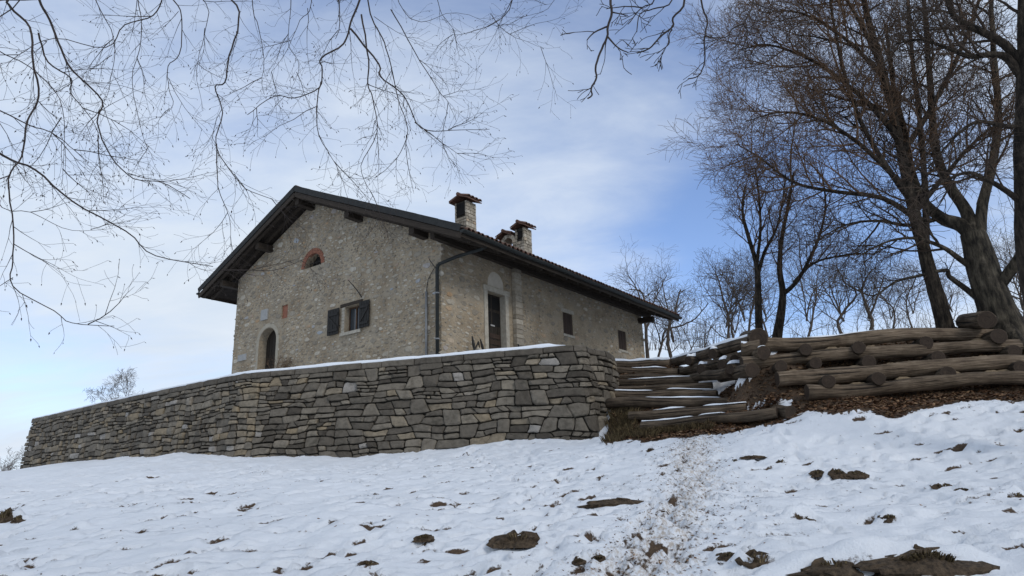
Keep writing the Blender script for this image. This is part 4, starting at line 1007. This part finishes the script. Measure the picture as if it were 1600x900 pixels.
tag(mb.build('leaf_litter', LEAF), 'brown fallen leaves covering the bank below the logs', 'leaves', kind='stuff')
mb = MB()
for k in range(2600):                                 # crumbs of leaf and grass trodden into the path and scattered on the snow
    if random.random() < .72:
        i = random.randrange(len(path_w)-1); p = path_w[i].lerp(path_w[i+1], random.random()); x = p.x+random.gauss(0, .38); y = p.y+random.gauss(0, .3)
    else: x = random.uniform(-6, 10); y = random.uniform(4.5, 16)
    leaf(mb, Vector((x, y, gsurf(x, y)+.006)), random.uniform(.008, .026))
tag(mb.build('path_debris', LEAF), 'specks of leaf and grass trodden into the snowy path', 'debris', kind='stuff')
def blade(mb_, p, h, lean):
    mb_.t = random.random(); wd = random.uniform(.004, .009); a = random.uniform(0, 6.28); sd_ = Vector((math.cos(a), math.sin(a), 0))*wd
    t1 = p+lean*.35*h+Vector((0, 0, h*.6)); t2 = p+lean*h+Vector((0, 0, h*.75))
    b_ = mb_.add([tuple(p-sd_), tuple(p+sd_), tuple(t1+sd_*.7), tuple(t1-sd_*.7), tuple(t2)]); mb_.face([b_, b_+1, b_+2, b_+3]); mb_.face([b_+3, b_+2, b_+4])
def tuft(mb_, c, rad, n, h):
    for k in range(n):
        a = random.uniform(0, 6.28); q = rad*math.sqrt(random.random()); x = c.x+q*math.cos(a); y = c.y+q*math.sin(a)
        ln = Vector((math.cos(a)*.7+random.uniform(-.4, .4), math.sin(a)*.7-.25+random.uniform(-.4, .4), 0)); blade(mb_, Vector((x, y, gsurf(x, y)-.01)), h*random.uniform(.5, 1.2), ln)
mb = MB()
for px, py in ((965, 684), (975, 676), (988, 680), (968, 664), (980, 664), (1000, 684), (1012, 680), (962, 650), (972, 648), (1030, 678), (1050, 678), (1070, 676), (985, 655), (1095, 673), (1010, 688), (960, 692)):
    c = ground_hit(px, py, 14.5, 24); tuft(mb, c, .28, 230, .22)
tag(mb.build('dry_grass', GRASS), 'tangle of dry brown grass at the foot of the rounded wall end', 'grass', kind='stuff')
mb = MB()
for px, py in ((1165, 610), (1150, 605), (1180, 600), (1195, 605), (1140, 612), (1170, 622), (1190, 615), (1205, 600), (1155, 618)):
    c = at_d(px, py, 16.6); c.z = gsurf(c.x, c.y)
    for k in range(140):
        q = c+Vector((random.gauss(0, .13), random.gauss(0, .1), random.uniform(0, .10))); leaf(mb, q+Vector((0, 0, random.uniform(0, .18))), random.uniform(.02, .05))
    for k in range(26):
        d_ = Vector((random.uniform(-1, 1), random.uniform(-1, .4), random.uniform(.2, 1.3))).normalized(); mb.t = random.uniform(0, .3); mb.tube([c, c+d_*.15, c+d_*.34+Vector((0, 0, -.03))], [.006, .004, .002], 3, False)
tag(mb.build('bramble', LEAF), 'dark low bramble growing between the stairs and the logs', 'shrub')
def clod(px0, px1, py0, py1, label, flat=.8, grass=0, name='earth_clod', cat='earth clod', material=None, seed=0):
    pc = ground_hit((px0+px1)/2, min((py0*.3+py1*.7), 899)); d = (pc-EYE).length; wd = (px1-px0)/FPX*d/2; h = (py1-py0)/FPX*d*.58
    root = empty(name, (pc.x, pc.y, gz(pc.x, pc.y)-h*.2)); mb_ = MB(); n = 34; rows = []
    levels = ((-.2, 1.0), (.1, 1.03), (.3, 1.0), (.5, .93), (.68, .82), (.82, .66), (.92, .45), (.98, .22))
    for li, (zz_, sc) in enumerate(levels):
        vs = []
        for k in range(n):
            a = 6.283*k/n; ca, sa = math.cos(a), math.sin(a); q = 1+.45*mnoise.noise(Vector((ca*1.3+seed*3.7, sa*1.3, zz_*2.0+seed)))+.26*mnoise.noise(Vector((ca*4.2+seed, sa*4.2, zz_*5)))+.14*mnoise.noise(Vector((ca*9+seed, sa*9, zz_*11)))
            up_ = 1+.55*mnoise.noise(Vector((ca*1.6+seed*1.3, sa*1.2, 5)))+.2*mnoise.noise(Vector((ca*5*sc+seed*1.3, sa*5*sc, 9)))
            vs.append((ca*wd*sc*q, sa*min(max(wd*.4, h*.8), .3)*sc*q+.7*zz_*h, zz_*h*up_))
        rows.append(mb_.add(vs))
    for j in range(len(levels)-1):
        for k in range(n): mb_.face([rows[j]+k, rows[j]+(k+1) % n, rows[j+1]+(k+1) % n, rows[j+1]+k])
    mb_.face([rows[-1]+k for k in range(n)])
    mb_.build('soil', material or EARTH, root, False)
    if grass:
        g = MB()
        for k in range(grass):
            a = random.uniform(0, 6.28); q = math.sqrt(random.random()); p = Vector((math.cos(a)*wd*.45*q, math.sin(a)*h*.4*q-.02, h*(.8-.4*q)))
            blade(g, p, h*random.uniform(.5, .9), Vector((math.cos(a)*.7, -.6+random.uniform(-.3, .3), -.25)))
        tag(g.build('grass', GRASS, root), kind='stuff')
    tag(root, label, cat, 'clods and stones poking out of the snow')
for i, c in enumerate(CL): clod(*c[:5], grass=max(c[5], 28), seed=i+1, name='rock' if ('rock' in c[4] or 'stone' in c[4]) else 'earth_clod', cat='rock' if ('rock' in c[4] or 'stone' in c[4]) else 'earth clod')

# ------------------------------------------------------------------ trees
def rvec(): return Vector((random.gauss(0, 1), random.gauss(0, 1), random.gauss(0, 1))).normalized()
class Tree:
    """wood: trunk and limbs; twigs: everything finer"""
    def __init__(s): s.wood = MB(); s.twig = MB(); s.bud = MB()
    def grow(s, p, d, ln, r, lv, P, sides=None):
        k = P['seg'][lv]; pts = [p]; rd = [r]; d = d.normalized(); st = ln/k; dirs = [d]
        for i in range(k):
            d = (d+rvec()*P['wig'][lv]+P['trop'][lv]).normalized(); p = p+d*st; pts.append(p); dirs.append(d); rd.append(max(r*(1-(i+1)/k*P['tap'][lv]), P['rmin']))
        (s.wood if r > P['split'] else s.twig).tube(pts, rd, 6 if r > .03 else (4 if r > .012 else 3), False)
        if P.get('bud') and lv >= P['bud']: s.buds(pts[-1], dirs[-1])
        if lv+1 < len(P['seg']): s.kids(pts, rd, lv, P, ln)
    def kids(s, pts, rd, lv, P, ln, t0=None, n=None):
        n = n or max(1, int(P['n'][lv]*random.uniform(.75, 1.25))); k = len(pts)-1; t0 = P['t0'][lv] if t0 is None else t0; ph = random.uniform(0, 6.28)
        for i in range(n):
            t_ = lerp(t0, 1, (i+random.random())/n); f = t_*k; j = min(int(f), k-1); q = pts[j].lerp(pts[j+1], f-j); ax = (pts[j+1]-pts[j]).normalized()
            ph += 2.4+random.uniform(-.5, .5); o = ax.orthogonal().normalized(); o.rotate(Matrix.Rotation(ph, 3, ax))
            if P.get('flat'): o = (o-Vector(P['flat'])*o.dot(Vector(P['flat']))*.75); o = o.normalized() if o.length > .01 else ax.orthogonal()
            an = P['ang'][lv]*random.uniform(.7, 1.3); dd = ax*math.cos(an)+o*math.sin(an)
            r_ = min(lerp(rd[j], rd[j+1], f-j)*.75, P['rad'][lv]*random.uniform(.7, 1.2))
            L_ = P['len'][lv]*random.uniform(.55, 1.25)*(1-.45*t_ if lv < 2 else 1)
            s.grow(q, dd, L_, r_, lv+1, P)
    def buds(s, p, d):
        if random.random() < .3: return
        sz = random.uniform(.006, .011); u = d.orthogonal().normalized(); v = d.cross(u); c = p+Vector((0, 0, -.004))
        dd = (d+Vector((0, 0, -.8))).normalized()
        b_ = s.bud.add([tuple(c), tuple(c+dd*sz+u*sz*.45), tuple(c+dd*sz+v*sz*.45), tuple(c+dd*sz-u*sz*.45), tuple(c+dd*sz-v*sz*.45), tuple(c+dd*sz*2.6)])
        for i in range(4): s.bud.face([b_, b_+1+i, b_+1+(i+1) % 4]); s.bud.face([b_+5, b_+1+(i+1) % 4, b_+1+i])
    def limb(s, pts, r0, r1, P, lv=0, n=None, t0=.25, sub=4, wob=.12, sides=8, wander=.02):
        """hand-laid limb through given points, then procedural children"""
        pts = [Vector(p) for p in pts]; o = []
        for i in range(len(pts)-1):
            a0 = pts[max(i-1, 0)]; a1 = pts[i]; a2 = pts[i+1]; a3 = pts[min(i+2, len(pts)-1)]
            for k in range(sub):
                t_ = k/sub; q = .5*((2*a1)+(a2-a0)*t_+(2*a0-5*a1+4*a2-a3)*t_*t_+(3*a1-a0-3*a2+a3)*t_**3); o.append(q+(rvec()*wander*(a2-a1).length/sub if k else Vector()))
        o.append(pts[-1]); m_ = len(o)-1; rd = [lerp(r0, r1, (i/m_)**.85) for i in range(m_+1)]
        (s.wood if r0 > P['split'] else s.twig).tube(o, rd, sides if r0 > .02 else 5, False, None, wob if r0 > .05 else 0)
        ln = sum((o[i+1]-o[i]).length for i in range(m_))
        if n != 0: s.kids(o, rd, lv, P, ln, t0, n)
        return o, rd
    def build(s, name, label, cat, base, wm, tm, group=None, budm=None):
        root = empty(name, tuple(base)); tag(root, label, cat, group)
        if s.wood.v: local(root, s.wood).build('trunk', wm, root, True)
        if s.twig.v: local(root, s.twig).build('crown', tm, root, True)
        if s.bud.v: tag(local(root, s.bud).build('buds', budm or tm, root), kind='stuff')
        return root
V = Vector; Z0 = V((0, 0, 0))
def PX(lst, d): return [at_d(x, y, d if not isinstance(d, (list, tuple)) else lerp(d[0], d[1], i/(len(lst)-1))) for i, (x, y) in enumerate(lst)]

# dense leaning tree whose trunk stands behind the log wall
PL = dict(seg=(6, 6, 5, 3), wig=(.10, .16, .22, .28), trop=(V((0, 0, .03)), V((-.015, 0, .05)), V((-.01, 0, .07)), V((0, 0, .03))), tap=(.8, .85, .8, .7), n=(26, 13, 8, 0), t0=(.2, .12, .15, 0),
          ang=(.85, .8, .8, .7), len=(2.7, 1.15, .42, .2), rad=(.030, .013, .0065, .004), rmin=.0042, split=.035)
T = Tree(); DT = 20.5
tr, _ = T.limb(PX([(1478, 515), (1466, 470), (1447, 405), (1425, 315), (1404, 215), (1376, 100), (1352, 10), (1335, -80)], (DT, 20.0)), .225, .06, PL, 0, 24, .42, wander=.03)
T.limb(PX([(1447, 405), (1446, 300), (1437, 190), (1424, 70), (1415, -60)], (20.3, 21.2)), .10, .04, PL, 0, 20, .3)
T.limb(PX([(1425, 315), (1385, 260), (1345, 190), (1318, 110), (1300, 20), (1290, -60)], (20.2, 19.0)), .085, .025, PL, 0, 20, .2)
T.limb(PX([(1404, 215), (1345, 150), (1270, 95), (1200, 70), (1158, 78)], (20.1, 19.0)), .085, .012, PL, 0, 22, .15)
T.limb(PX([(1420, 300), (1355, 235), (1290, 190), (1225, 175), (1165, 190)], (20.2, 18.6)), .08, .012, PL, 0, 22, .15)
T.limb(PX([(1436, 345), (1380, 310), (1310, 300), (1240, 285), (1185, 245), (1150, 225)], (20.3, 19.0)), .085, .012, PL, 0, 22, .2)
T.limb(PX([(1380, 120), (1320, 60), (1250, 20), (1190, 20)], (20, 18.8)), .07, .012, PL, 0, 18, .15)
T.limb(PX([(1376, 100), (1330, 10), (1280, -60)], (20, 19.3)), .07, .03, PL, 0, 14, .15)
T.limb(PX([(1410, 240), (1460, 160), (1500, 80), (1530, 0), (1545, -60)], (20.1, 20.8)), .08, .03, PL, 0, 20, .15)
T.limb(PX([(1395, 180), (1360, 165), (1300, 150), (1240, 130)], (20, 21.4)), .06, .012, PL, 0, 16, .1)
T.limb(PX([(1430, 330), (1480, 270), (1530, 215), (1580, 180)], (20.2, 21)), .08, .02, PL, 0, 16, .2)
T.build('leaning_tree', 'tall leaning bare tree with dense brown twigs behind the log wall', 'tree', at_d(1478, 515, DT), BARK, LARCHTWIG)

# big mottled beech beside the right end of the logs
PBe = dict(seg=(6, 6, 5, 3), wig=(.18, .22, .25, .3), trop=(V((0, 0, .05)), V((0, 0, .04)), V((0, 0, .03)), Z0), tap=(.8, .85, .8, .7), n=(13, 9, 6, 0), t0=(.25, .15, .15, 0),
           ang=(.75, .75, .8, .7), len=(2.3, 1.1, .5, .25), rad=(.04, .016, .007, .004), rmin=.004, split=.035)
T = Tree(); DB = 20.6
T.limb(PX([(1583, 545), (1566, 505), (1552, 470), (1538, 425), (1526, 385), (1520, 365)], DB), .48, .29, PBe, 0, 0, sides=14, wander=.01)
T.limb(PX([(1604, 552), (1580, 525), (1565, 495)], (19.9, DB)), .16, .26, PBe, 0, 0, sides=8)
T.limb(PX([(1522, 375), (1502, 352), (1470, 340), (1440, 310), (1425, 270), (1412, 200), (1395, 130), (1385, 40)], (DB, 21.3)), .21, .04, PBe, 0, 15, .4)
T.limb(PX([(1526, 380), (1510, 330), (1480, 285), (1462, 235), (1455, 160), (1448, 60), (1440, -50)], (DB, 22)), .18, .05, PBe, 0, 16, .35)
T.limb(PX([(1530, 390), (1535, 320), (1552, 250), (1560, 170), (1552, 80), (1548, -30)], (DB, 21.5)), .16, .05, PBe, 0, 15, .3)
T.limb(PX([(1555, 455), (1585, 415), (1610, 375), (1640, 320)], (DB, 20)), .16, .10, PBe, 0, 6, .4)
T.limb(PX([(1532, 470), (1505, 448), (1483, 432), (1478, 422), (1440, 430), (1400, 440), (1365, 462), (1340, 452)], (DB, 20)), .085, .012, PBe, 1, 14, .35)
T.limb(PX([(1535, 430), (1500, 405), (1470, 385), (1425, 372), (1380, 380), (1335, 405)], (DB, 19.6)), .09, .012, PBe, 0, 10, .3)
T.limb(PX([(1470, 340), (1420, 352), (1370, 345), (1320, 352), (1270, 380)], (20.9, 20)), .07, .012, PBe, 0, 10, .25)
T.build('beech_tree', 'thick mottled beech trunk at the right end of the log wall', 'tree', at_d(1583, 545, DB), BEECHBARK, TWIG)

# dark tree at the right picture edge, nearer than the others
T = Tree(); DR = 13.0
PR = dict(PBe, n=(9, 8, 5, 0), len=(1.5, .8, .35, .2), rad=(.025, .011, .005, .003))
T.limb([at_d(1640, 640, DR)]+PX([(1628, 500), (1608, 400), (1603, 300), (1604, 180), (1606, 60), (1608, -60)], DR), .19, .14, PR, 0, 0, sides=12, wander=.02)
T.limb(PX([(1604, 130), (1575, 92), (1550, 85), (1515, 88), (1480, 75), (1440, 62), (1400, 68)], (DR, 12.2)), .075, .012, PR, 0, 12, .2)
T.limb(PX([(1604, 110), (1570, 70), (1530, 48), (1495, 30), (1480, 0), (1478, -30)], (DR, 12.6)), .08, .03, PR, 0, 10, .2)
T.limb(PX([(1603, 198), (1570, 197), (1530, 190), (1505, 203), (1485, 222), (1450, 262)], (DR, 12)), .045, .010, PR, 1, 12, .2)
T.limb(PX([(1604, 325), (1575, 300), (1540, 280), (1510, 270), (1470, 285), (1430, 300)], (DR, 12)), .055, .010, PR, 0, 10, .2)
T.limb(PX([(1604, 60), (1598, -10), (1585, -60)], (DR, 13)), .09, .05, PR, 0, 5, .2)
T.build('dark_tree', 'dark bare trunk and branches cut by the right picture edge', 'tree', at_d(1640, 640, DR), BARK, TWIG)

# slender trees on the plateau
PS = dict(seg=(6, 5, 4, 3), wig=(.16, .2, .25, .3), trop=(V((0, 0, .10)), V((0, 0, .08)), V((0, 0, .05)), Z0), tap=(.8, .85, .8, .7), n=(9, 8, 5, 0), t0=(.25, .15, .15, 0),
          ang=(.65, .7, .75, .7), len=(1.7, .85, .38, .2), rad=(.025, .012, .006, .0035), rmin=.0035, split=.03)
T = Tree()
T.limb(PX([(1187, 530), (1185, 480), (1184, 432), (1180, 405), (1168, 365), (1160, 330), (1165, 290)], 23), .135, .03, PS, 0, 12, .5)
T.limb(PX([(1184, 432), (1194, 395), (1212, 360), (1222, 320), (1228, 270)], (23, 23.5)), .07, .02, PS, 0, 12, .2)
T.limb(PX([(1182, 415), (1188, 360), (1186, 310), (1180, 262)], (23, 22.4)), .06, .02, PS, 0, 12, .2)
T.build('slender_tree', 'slender straight tree behind the left corner of the logs', 'tree', at_d(1187, 530, 23), BARK, LARCHTWIG, 'slender trees behind the logs')
T = Tree()
T.limb(PX([(1214, 530), (1220, 490), (1223, 455), (1218, 420), (1222, 370), (1232, 320), (1240, 270)], 23.5), .155, .03, PS, 0, 14, .4)
T.limb(PX([(1223, 460), (1245, 440), (1262, 410), (1280, 370), (1290, 320), (1284, 270)], (23.5, 23)), .085, .02, PS, 0, 14, .25)
T.limb(PX([(1240, 442), (1270, 412), (1310, 400), (1350, 395)], (23.5, 22.5)), .06, .012, PS, 0, 10, .2)
T.build('slender_tree', 'forked slender tree just right of the straight slender one', 'tree', at_d(1214, 530, 23.5), BARK, LARCHTWIG, 'slender trees behind the logs')

# smaller bare trees farther back
PB = dict(seg=(6, 5, 4, 2), wig=(.26, .3, .32, .3), trop=(V((0, 0, .09)), V((0, 0, .07)), V((0, 0, .04)), Z0), tap=(.85, .85, .8, .7), n=(10, 6, 4, 0), t0=(.1, .12, .15, 0),
          ang=(.85, .75, .8, .7), len=(2.2, 1.0, .45, .25), rad=(.022, .011, .007, .0045), rmin=.0045, split=.04)
BGT = [([(1053, 590), (1052, 520), (1056, 480), (1062, 445)], 33, .16, 1.25, 'fan-shaped bare tree just right of the house end', 16), ([(1028, 590), (1035, 530), (1060, 505), (1085, 490), (1112, 470)], 31, .10, .8, 'low bare tree arching right beside the house end', 10),
       ([(1012, 560), (1010, 500), (1000, 465), (985, 445)], 36, .16, 1.2, 'bare treetop showing above the far end of the roof', 10),
       ([(1136, 560), (1134, 500), (1128, 455), (1124, 420)], 30, .11, .9, 'thin upright bare tree left of the slender trees', 14), ([(1152, 560), (1148, 510), (1144, 470), (1150, 430)], 32, .10, .8, 'thin bare tree close behind the thin upright one', 12),
       ([(1166, 550), (1163, 490), (1175, 440), (1182, 400)], 30, .10, .8, 'leaning sapling crossing the straight slender tree', 10), ([(1205, 550), (1195, 490), (1180, 450)], 33, .10, 1.0, 'bushy bare sapling between the two slender trees', 14),
       ([(1255, 550), (1262, 490), (1275, 440)], 34, .12, 1.2, 'bushy bare tree right of the forked slender tree', 16), ([(1322, 530), (1318, 495), (1328, 465), (1322, 435)], 29, .12, .9, 'crooked small tree left of centre behind the logs', 14),
       ([(1356, 530), (1358, 490), (1350, 460), (1368, 430)], 29, .14, .9, 'crooked small tree right of centre behind the logs', 14), ([(1395, 530), (1392, 490), (1380, 460)], 36, .09, .8, 'thin far sapling left of the leaning trunk', 10),
       ([(1432, 530), (1425, 480), (1432, 450)], 38, .09, .8, 'thin far sapling beside the leaning trunk', 10), ([(1490, 520), (1488, 480), (1482, 455)], 36, .08, .8, 'thin far sapling between leaning trunk and beech', 10), ([(1600, 540), (1598, 470), (1606, 420)], 34, .12, 1.1, 'bare tree behind the beech at the right edge', 14),
       ([(1105, 570), (1100, 540), (1098, 500)], 34, .07, .7, 'small bare shrub between house end and logs', 10), ([(1080, 575), (1082, 545), (1090, 520)], 36, .07, .7, 'tiny bare shrub low beside the snowy log', 9),
       ([(196, 650), (200, 625), (205, 600)], 36, .04, .42, 'bare bush top behind the left part of the wall', 14), ([(166, 660), (165, 635), (160, 615)], 38, .03, .34, 'small bare bush left of the larger bush top', 10), ([(8, 790), (10, 755), (12, 735)], 42, .05, .6, 'bare bush beyond the left wall end', 14), ([(-12, 790), (-8, 765), (-2, 745)], 40, .06, .6, 'bare bush cut by the left picture edge', 10)]
for pts, d, r_, sc, lb, n in BGT:
    T = Tree(); vs_ = random.uniform(.65, 1.25); n = int(n*random.uniform(.7, 1.3)); P = dict(PB, len=tuple(v*sc*vs_ for v in PB['len']), wig=tuple(v*random.uniform(.7, 1.3) for v in PB['wig'])); T.limb([p+rvec()*.25 if 0 < k else p for k, p in enumerate(PX(pts, d))], r_*.62, r_*.16, P, 0, n, .12, wander=.12)
    for k in range(2 if sc > .75 else 1):
        e = random.choice([-1, 1]); q = pts[1]; d_ = d+random.uniform(-.6, .6); T.limb([at_d(*pts[0], d).lerp(at_d(*pts[1], d), .8)]+PX([(q[0]+e*random.uniform(6, 16), q[1]-random.uniform(20, 34)), (q[0]+e*random.uniform(14, 34), q[1]-random.uniform(45, 75)*sc)], d_), r_*.34, r_*.12, P, 0, max(5, n-4), .15, wander=.12)
    T.build('bare_tree' if sc > .65 else 'bare_bush', lb, 'tree' if sc > .65 else 'bush', at_d(*pts[0], d), FARBARK, FARBARK, 'bare trees on the skyline')

mb = MB()
for k in range(240):
    px = random.choice([random.uniform(1010, 1180), random.uniform(1180, 1600), random.uniform(1180, 1600)]); d = random.uniform(29, 46); p = at_d(px, 548-.04*(px-1010), d); h = random.uniform(.5, 2.4)*random.choice([.6, 1, 1.2])
    q = p+V((random.gauss(0, .2)*h, random.gauss(0, .2)*h, h)); m_ = p.lerp(q, .5)+rvec()*.1*h; mb.tube([p, m_, q], [.014, .009, .004], 3, False)
    for j in range(random.randint(3, 8)):
        t_ = random.uniform(.25, .95); a = p.lerp(m_, t_*2) if t_ < .5 else m_.lerp(q, t_*2-1); e = a+V((random.gauss(0, .3), random.gauss(0, .3), random.uniform(.1, .5)))*h*.45; mb.tube([a, a.lerp(e, .5)+rvec()*.05, e], [.007, .005, .003], 3, False)
tag(mb.build('thicket', FARBARK), 'hazy undergrowth of bare stems along the skyline', 'thicket', kind='stuff')

# shrub climbing the front wall beside the arched door
T = Tree(); b0 = hw(-.25, 7.35, ZT-.1)
PC = dict(PB, n=(7, 5, 3, 0), len=(.35, .2, .12, .06), rad=(.008, .005, .003, .002), rmin=.002, split=.2)
for k in range(9): T.limb([b0+rvec()*.06, b0+V((random.uniform(-.3, .3), random.uniform(-.15, .05), .6)), b0+V((random.uniform(-.45, .5), random.uniform(-.15, .1), random.uniform(.9, 1.5)))], .014, .004, PC, 0, 6, .2)
T.build('wall_shrub', 'leafless reddish shrub against the front wall beside the arched door', 'shrub', b0, BARK, LARCHTWIG)

# overhanging tree: hand-laid branches, drooping twigs with buds; its trunk stands left of the picture
PO = dict(seg=(6, 5, 4, 3), wig=(.12, .17, .21, .25), trop=(V((0, 0, -.05)), V((0, 0, -.03)), V((0, 0, .0)), V((0, 0, .05))), tap=(.8, .8, .75, .6), n=(8, 6, 3, 0), t0=(.1, .1, .15, 0),
          ang=(.7, .65, .75, .7), len=(.75, .36, .15, .08), rad=(.0040, .0025, .0017, .0013), rmin=.0010, split=.03, bud=2)
T = Tree()
LIMB = [V((-6.5, 3.0, -.6)), V((-6.4, 3.0, 3)), V((-6.0, 3.3, 6.0))]
T.limb(LIMB+[V((-5.5, 3.6, 8.5)), V((-5.2, 3.8, 11))], .24, .12, PO, 0, 0, sides=12)
l1, r1 = T.limb([V((-6.0, 3.3, 6.0)), V((-4.5, 4.2, 6.9)), V((-2.5, 4.9, 7.2)), V((-.5, 5.2, 7.1)), V((1.2, 5.0, 6.8)), V((2.6, 4.6, 6.5))], .10, .025, PO, 0, 0)
l2, r2_ = T.limb([V((-6.2, 3.2, 4.4)), V((-5.2, 4.0, 5.2)), V((-4.2, 4.8, 5.6)), V((-3.3, 5.2, 5.9))], .07, .02, PO, 0, 0)
HUB = l1+l2
OB = [([(72, 0), (88, 37), (107, 77), (123, 118), (150, 152), (157, 200), (173, 237), (203, 270), (247, 293), (300, 306)], 5.6, .012, 15), ([(28, 0), (30, 13), (47, 53), (48, 100), (50, 143), (33, 187), (20, 240), (10, 290), (8, 346), (23, 397), (34, 443), (74, 477), (125, 499), (187, 511)], 5.2, .010, 18),
      ([(47, 50), (80, 87), (100, 127), (117, 147), (147, 190), (165, 225)], 5.3, .007, 9), ([(253, 0), (230, 23), (200, 47), (160, 65), (93, 68), (33, 77), (3, 97)], 5.8, .008, 12), ([(-60, 190), (0, 235), (47, 272), (122, 321), (187, 360), (249, 392), (340, 417)], 6.2, .014, 14),
      ([(338, 416), (380, 416), (430, 414), (482, 409)], 6.4, .006, 4), ([(-40, 140), (0, 168), (33, 190), (77, 218), (113, 238), (143, 257)], 5.6, .008, 9), ([(280, 0), (275, 30), (278, 93), (267, 113), (267, 143), (270, 173), (258, 190)], 5.6, .007, 10),
      ([(370, 0), (367, 30), (357, 77), (352, 123), (342, 143), (347, 183), (348, 230), (370, 277), (403, 300), (425, 318)], 5.8, .010, 13), ([(397, 0), (407, 43), (413, 87), (412, 133), (418, 155)], 5.9, .006, 8), ([(348, 228), (340, 300), (352, 345), (362, 392)], 6.0, .005, 6),
      ([(563, 0), (553, 30), (530, 63), (510, 97), (503, 117), (490, 137), (460, 147), (423, 157), (383, 177)], 5.4, .012, 13), ([(535, 0), (535, 33), (527, 67)], 5.4, .009, 5), ([(557, 27), (573, 90), (582, 127), (585, 160), (580, 207), (570, 253), (572, 297)], 5.4, .008, 12),
      ([(580, 0), (600, 57), (613, 97), (627, 147), (630, 200), (617, 247), (590, 270)], 5.7, .009, 12), ([(543, 53), (583, 97), (597, 113), (627, 157), (657, 190), (697, 200), (767, 205)], 5.5, .009, 11), ([(657, 190), (683, 220), (733, 247)], 5.5, .005, 6), ([(617, 20), (650, 80), (683, 140), (703, 160), (710, 197)], 5.9, .006, 10),
      ([(500, 120), (500, 167), (507, 213), (523, 257), (543, 300)], 5.4, .006, 10), ([(690, 0), (703, 33), (717, 47)], 6.0, .006, 6), ([(793, 0), (767, 32), (733, 53), (710, 62)], 5.6, .007, 7), ([(767, 32), (793, 60), (843, 77)], 5.6, .004, 5), ([(480, 0), (470, 40), (440, 90), (420, 110)], 6.1, .006, 9), ([(160, 0), (170, 60), (165, 130), (150, 180)], 6.0, .006, 10), ([(210, 0), (215, 60), (200, 130), (215, 200), (240, 240)], 6.3, .006, 10), ([(620, 0), (660, 30), (720, 20), (790, 40)], 6.4, .006, 8), ([(320, 0), (318, 50), (300, 110), (310, 170)], 6.4, .006, 9), ([(0, 300), (60, 330), (110, 350), (170, 352)], 5.9, .005, 7), ([(-20, 60), (40, 100), (90, 160), (110, 230), (105, 290)], 5.5, .006, 10), ([(450, 0), (452, 60), (470, 110), (455, 150)], 6.0, .005, 8), ([(860, 0), (830, 20), (800, 30)], 5.8, .004, 5)]
for pts, d, r_, n in OB:
    W_ = [p+rvec()*.05 for p in PX(pts, d+random.uniform(-.25, .25))]
    if pts[0][1] <= 0 or pts[0][0] <= 0:
        s0 = W_[0]; hub = min(HUB, key=lambda h: (h-s0).length+abs(h.x-s0.x)*.4); dirn = (W_[0]-W_[1]).normalized(); W_ = [hub, hub.lerp(s0, .5)+dirn*.3]+W_
    T.limb(W_, r_*1.0, r_*.22, PO, 1, n, .12, sides=6, wander=.06)
    T.kids(W_, [r_]*len(W_), 0, PO, 1, .25, max(2, n//3))
T.build('overhanging_tree', 'fine bare twigs with buds hanging into the upper left of the picture', 'tree', (-6.5, 3, -.6), BARK, NEARTWIG, None, NEARTWIG)

# second overhanging tree, thicker knobbly shoots at the top
PK = dict(PO, n=(2, 2, 1, 0), len=(.22, .12, .06, .03), rad=(.0055, .004, .003, .002), rmin=.0022, wig=(.16, .2, .2, .2), bud=9)
T = Tree(); top = V((2.2, 2.6, 5.2))
T.limb([V((4.5, -1.5, -.5)), V((4.4, -1.4, 3)), V((4.1, -.8, 5.2)), V((3.6, -.2, 7.2))], .2, .09, PK, 0, 0, sides=12)
l3, _ = T.limb([V((4.2, -1.0, 4.6)), V((3.6, 1.0, 5.2)), V((2.6, 2.6, 5.15)), V((1.5, 3.5, 5.05)), V((.6, 3.9, 4.95))], .06, .014, PK, 0, 0)
for pts, d, r_, n in (([(954, 0), (956, 19), (950, 41), (948.5, 58), (937.5, 82.5), (930.6, 107), (932, 121), (924, 137.5), (925, 148.5), (918, 154)], 3.6, .0075, 3), ([(950, 41), (928, 51), (917, 63)], 3.6, .005, 2), ([(949, 57), (965, 74), (981.5, 82.5)], 3.6, .005, 2), ([(956, 19), (981, 24)], 3.6, .004, 1),
                     ([(1069.5, 0), (1051.6, 27.5), (1051.6, 41), (1031, 58), (1014.5, 75.6), (995, 83)], 3.8, .007, 5), ([(1050, 46), (1045, 55), (1045, 69), (1026, 84)], 3.8, .004, 3), ([(1095.6, 0), (1105, 32), (1101, 58), (1101, 96), (1091.5, 118), (1075, 123)], 4.0, .006, 4),
                     ([(1177, 0), (1163, 36), (1168, 50), (1160, 77)], 4.0, .006, 4), ([(1163, 36), (1144, 45), (1134, 58), (1094, 58)], 4.0, .005, 4), ([(1022, 0), (1003, 12), (981, 38)], 3.9, .005, 4), ([(1003, 12), (975, 10), (947, 14)], 3.9, .004, 3), ([(1050, 0), (1020, 14), (1000, 22), (995, 50)], 3.9, .005, 4), ([(1177, 5), (1215, 20), (1240, 40)], 4.2, .004, 3)):
    W_ = PX(pts, d)
    if pts[0][1] <= 0:
        hub = min(l3, key=lambda h: (h-W_[0]).length); W_ = [hub, hub.lerp(W_[0], .55)+V((0, 0, .06))]+W_
    T.limb(W_, r_*1.2, r_*.6, PK, 0, n, .45, sides=6, wander=.07)
T.build('overhanging_shoots', 'few thick knobbly bare shoots hanging from the top centre', 'tree', (4.5, -1.5, -.5), BARK, NEARTWIG)
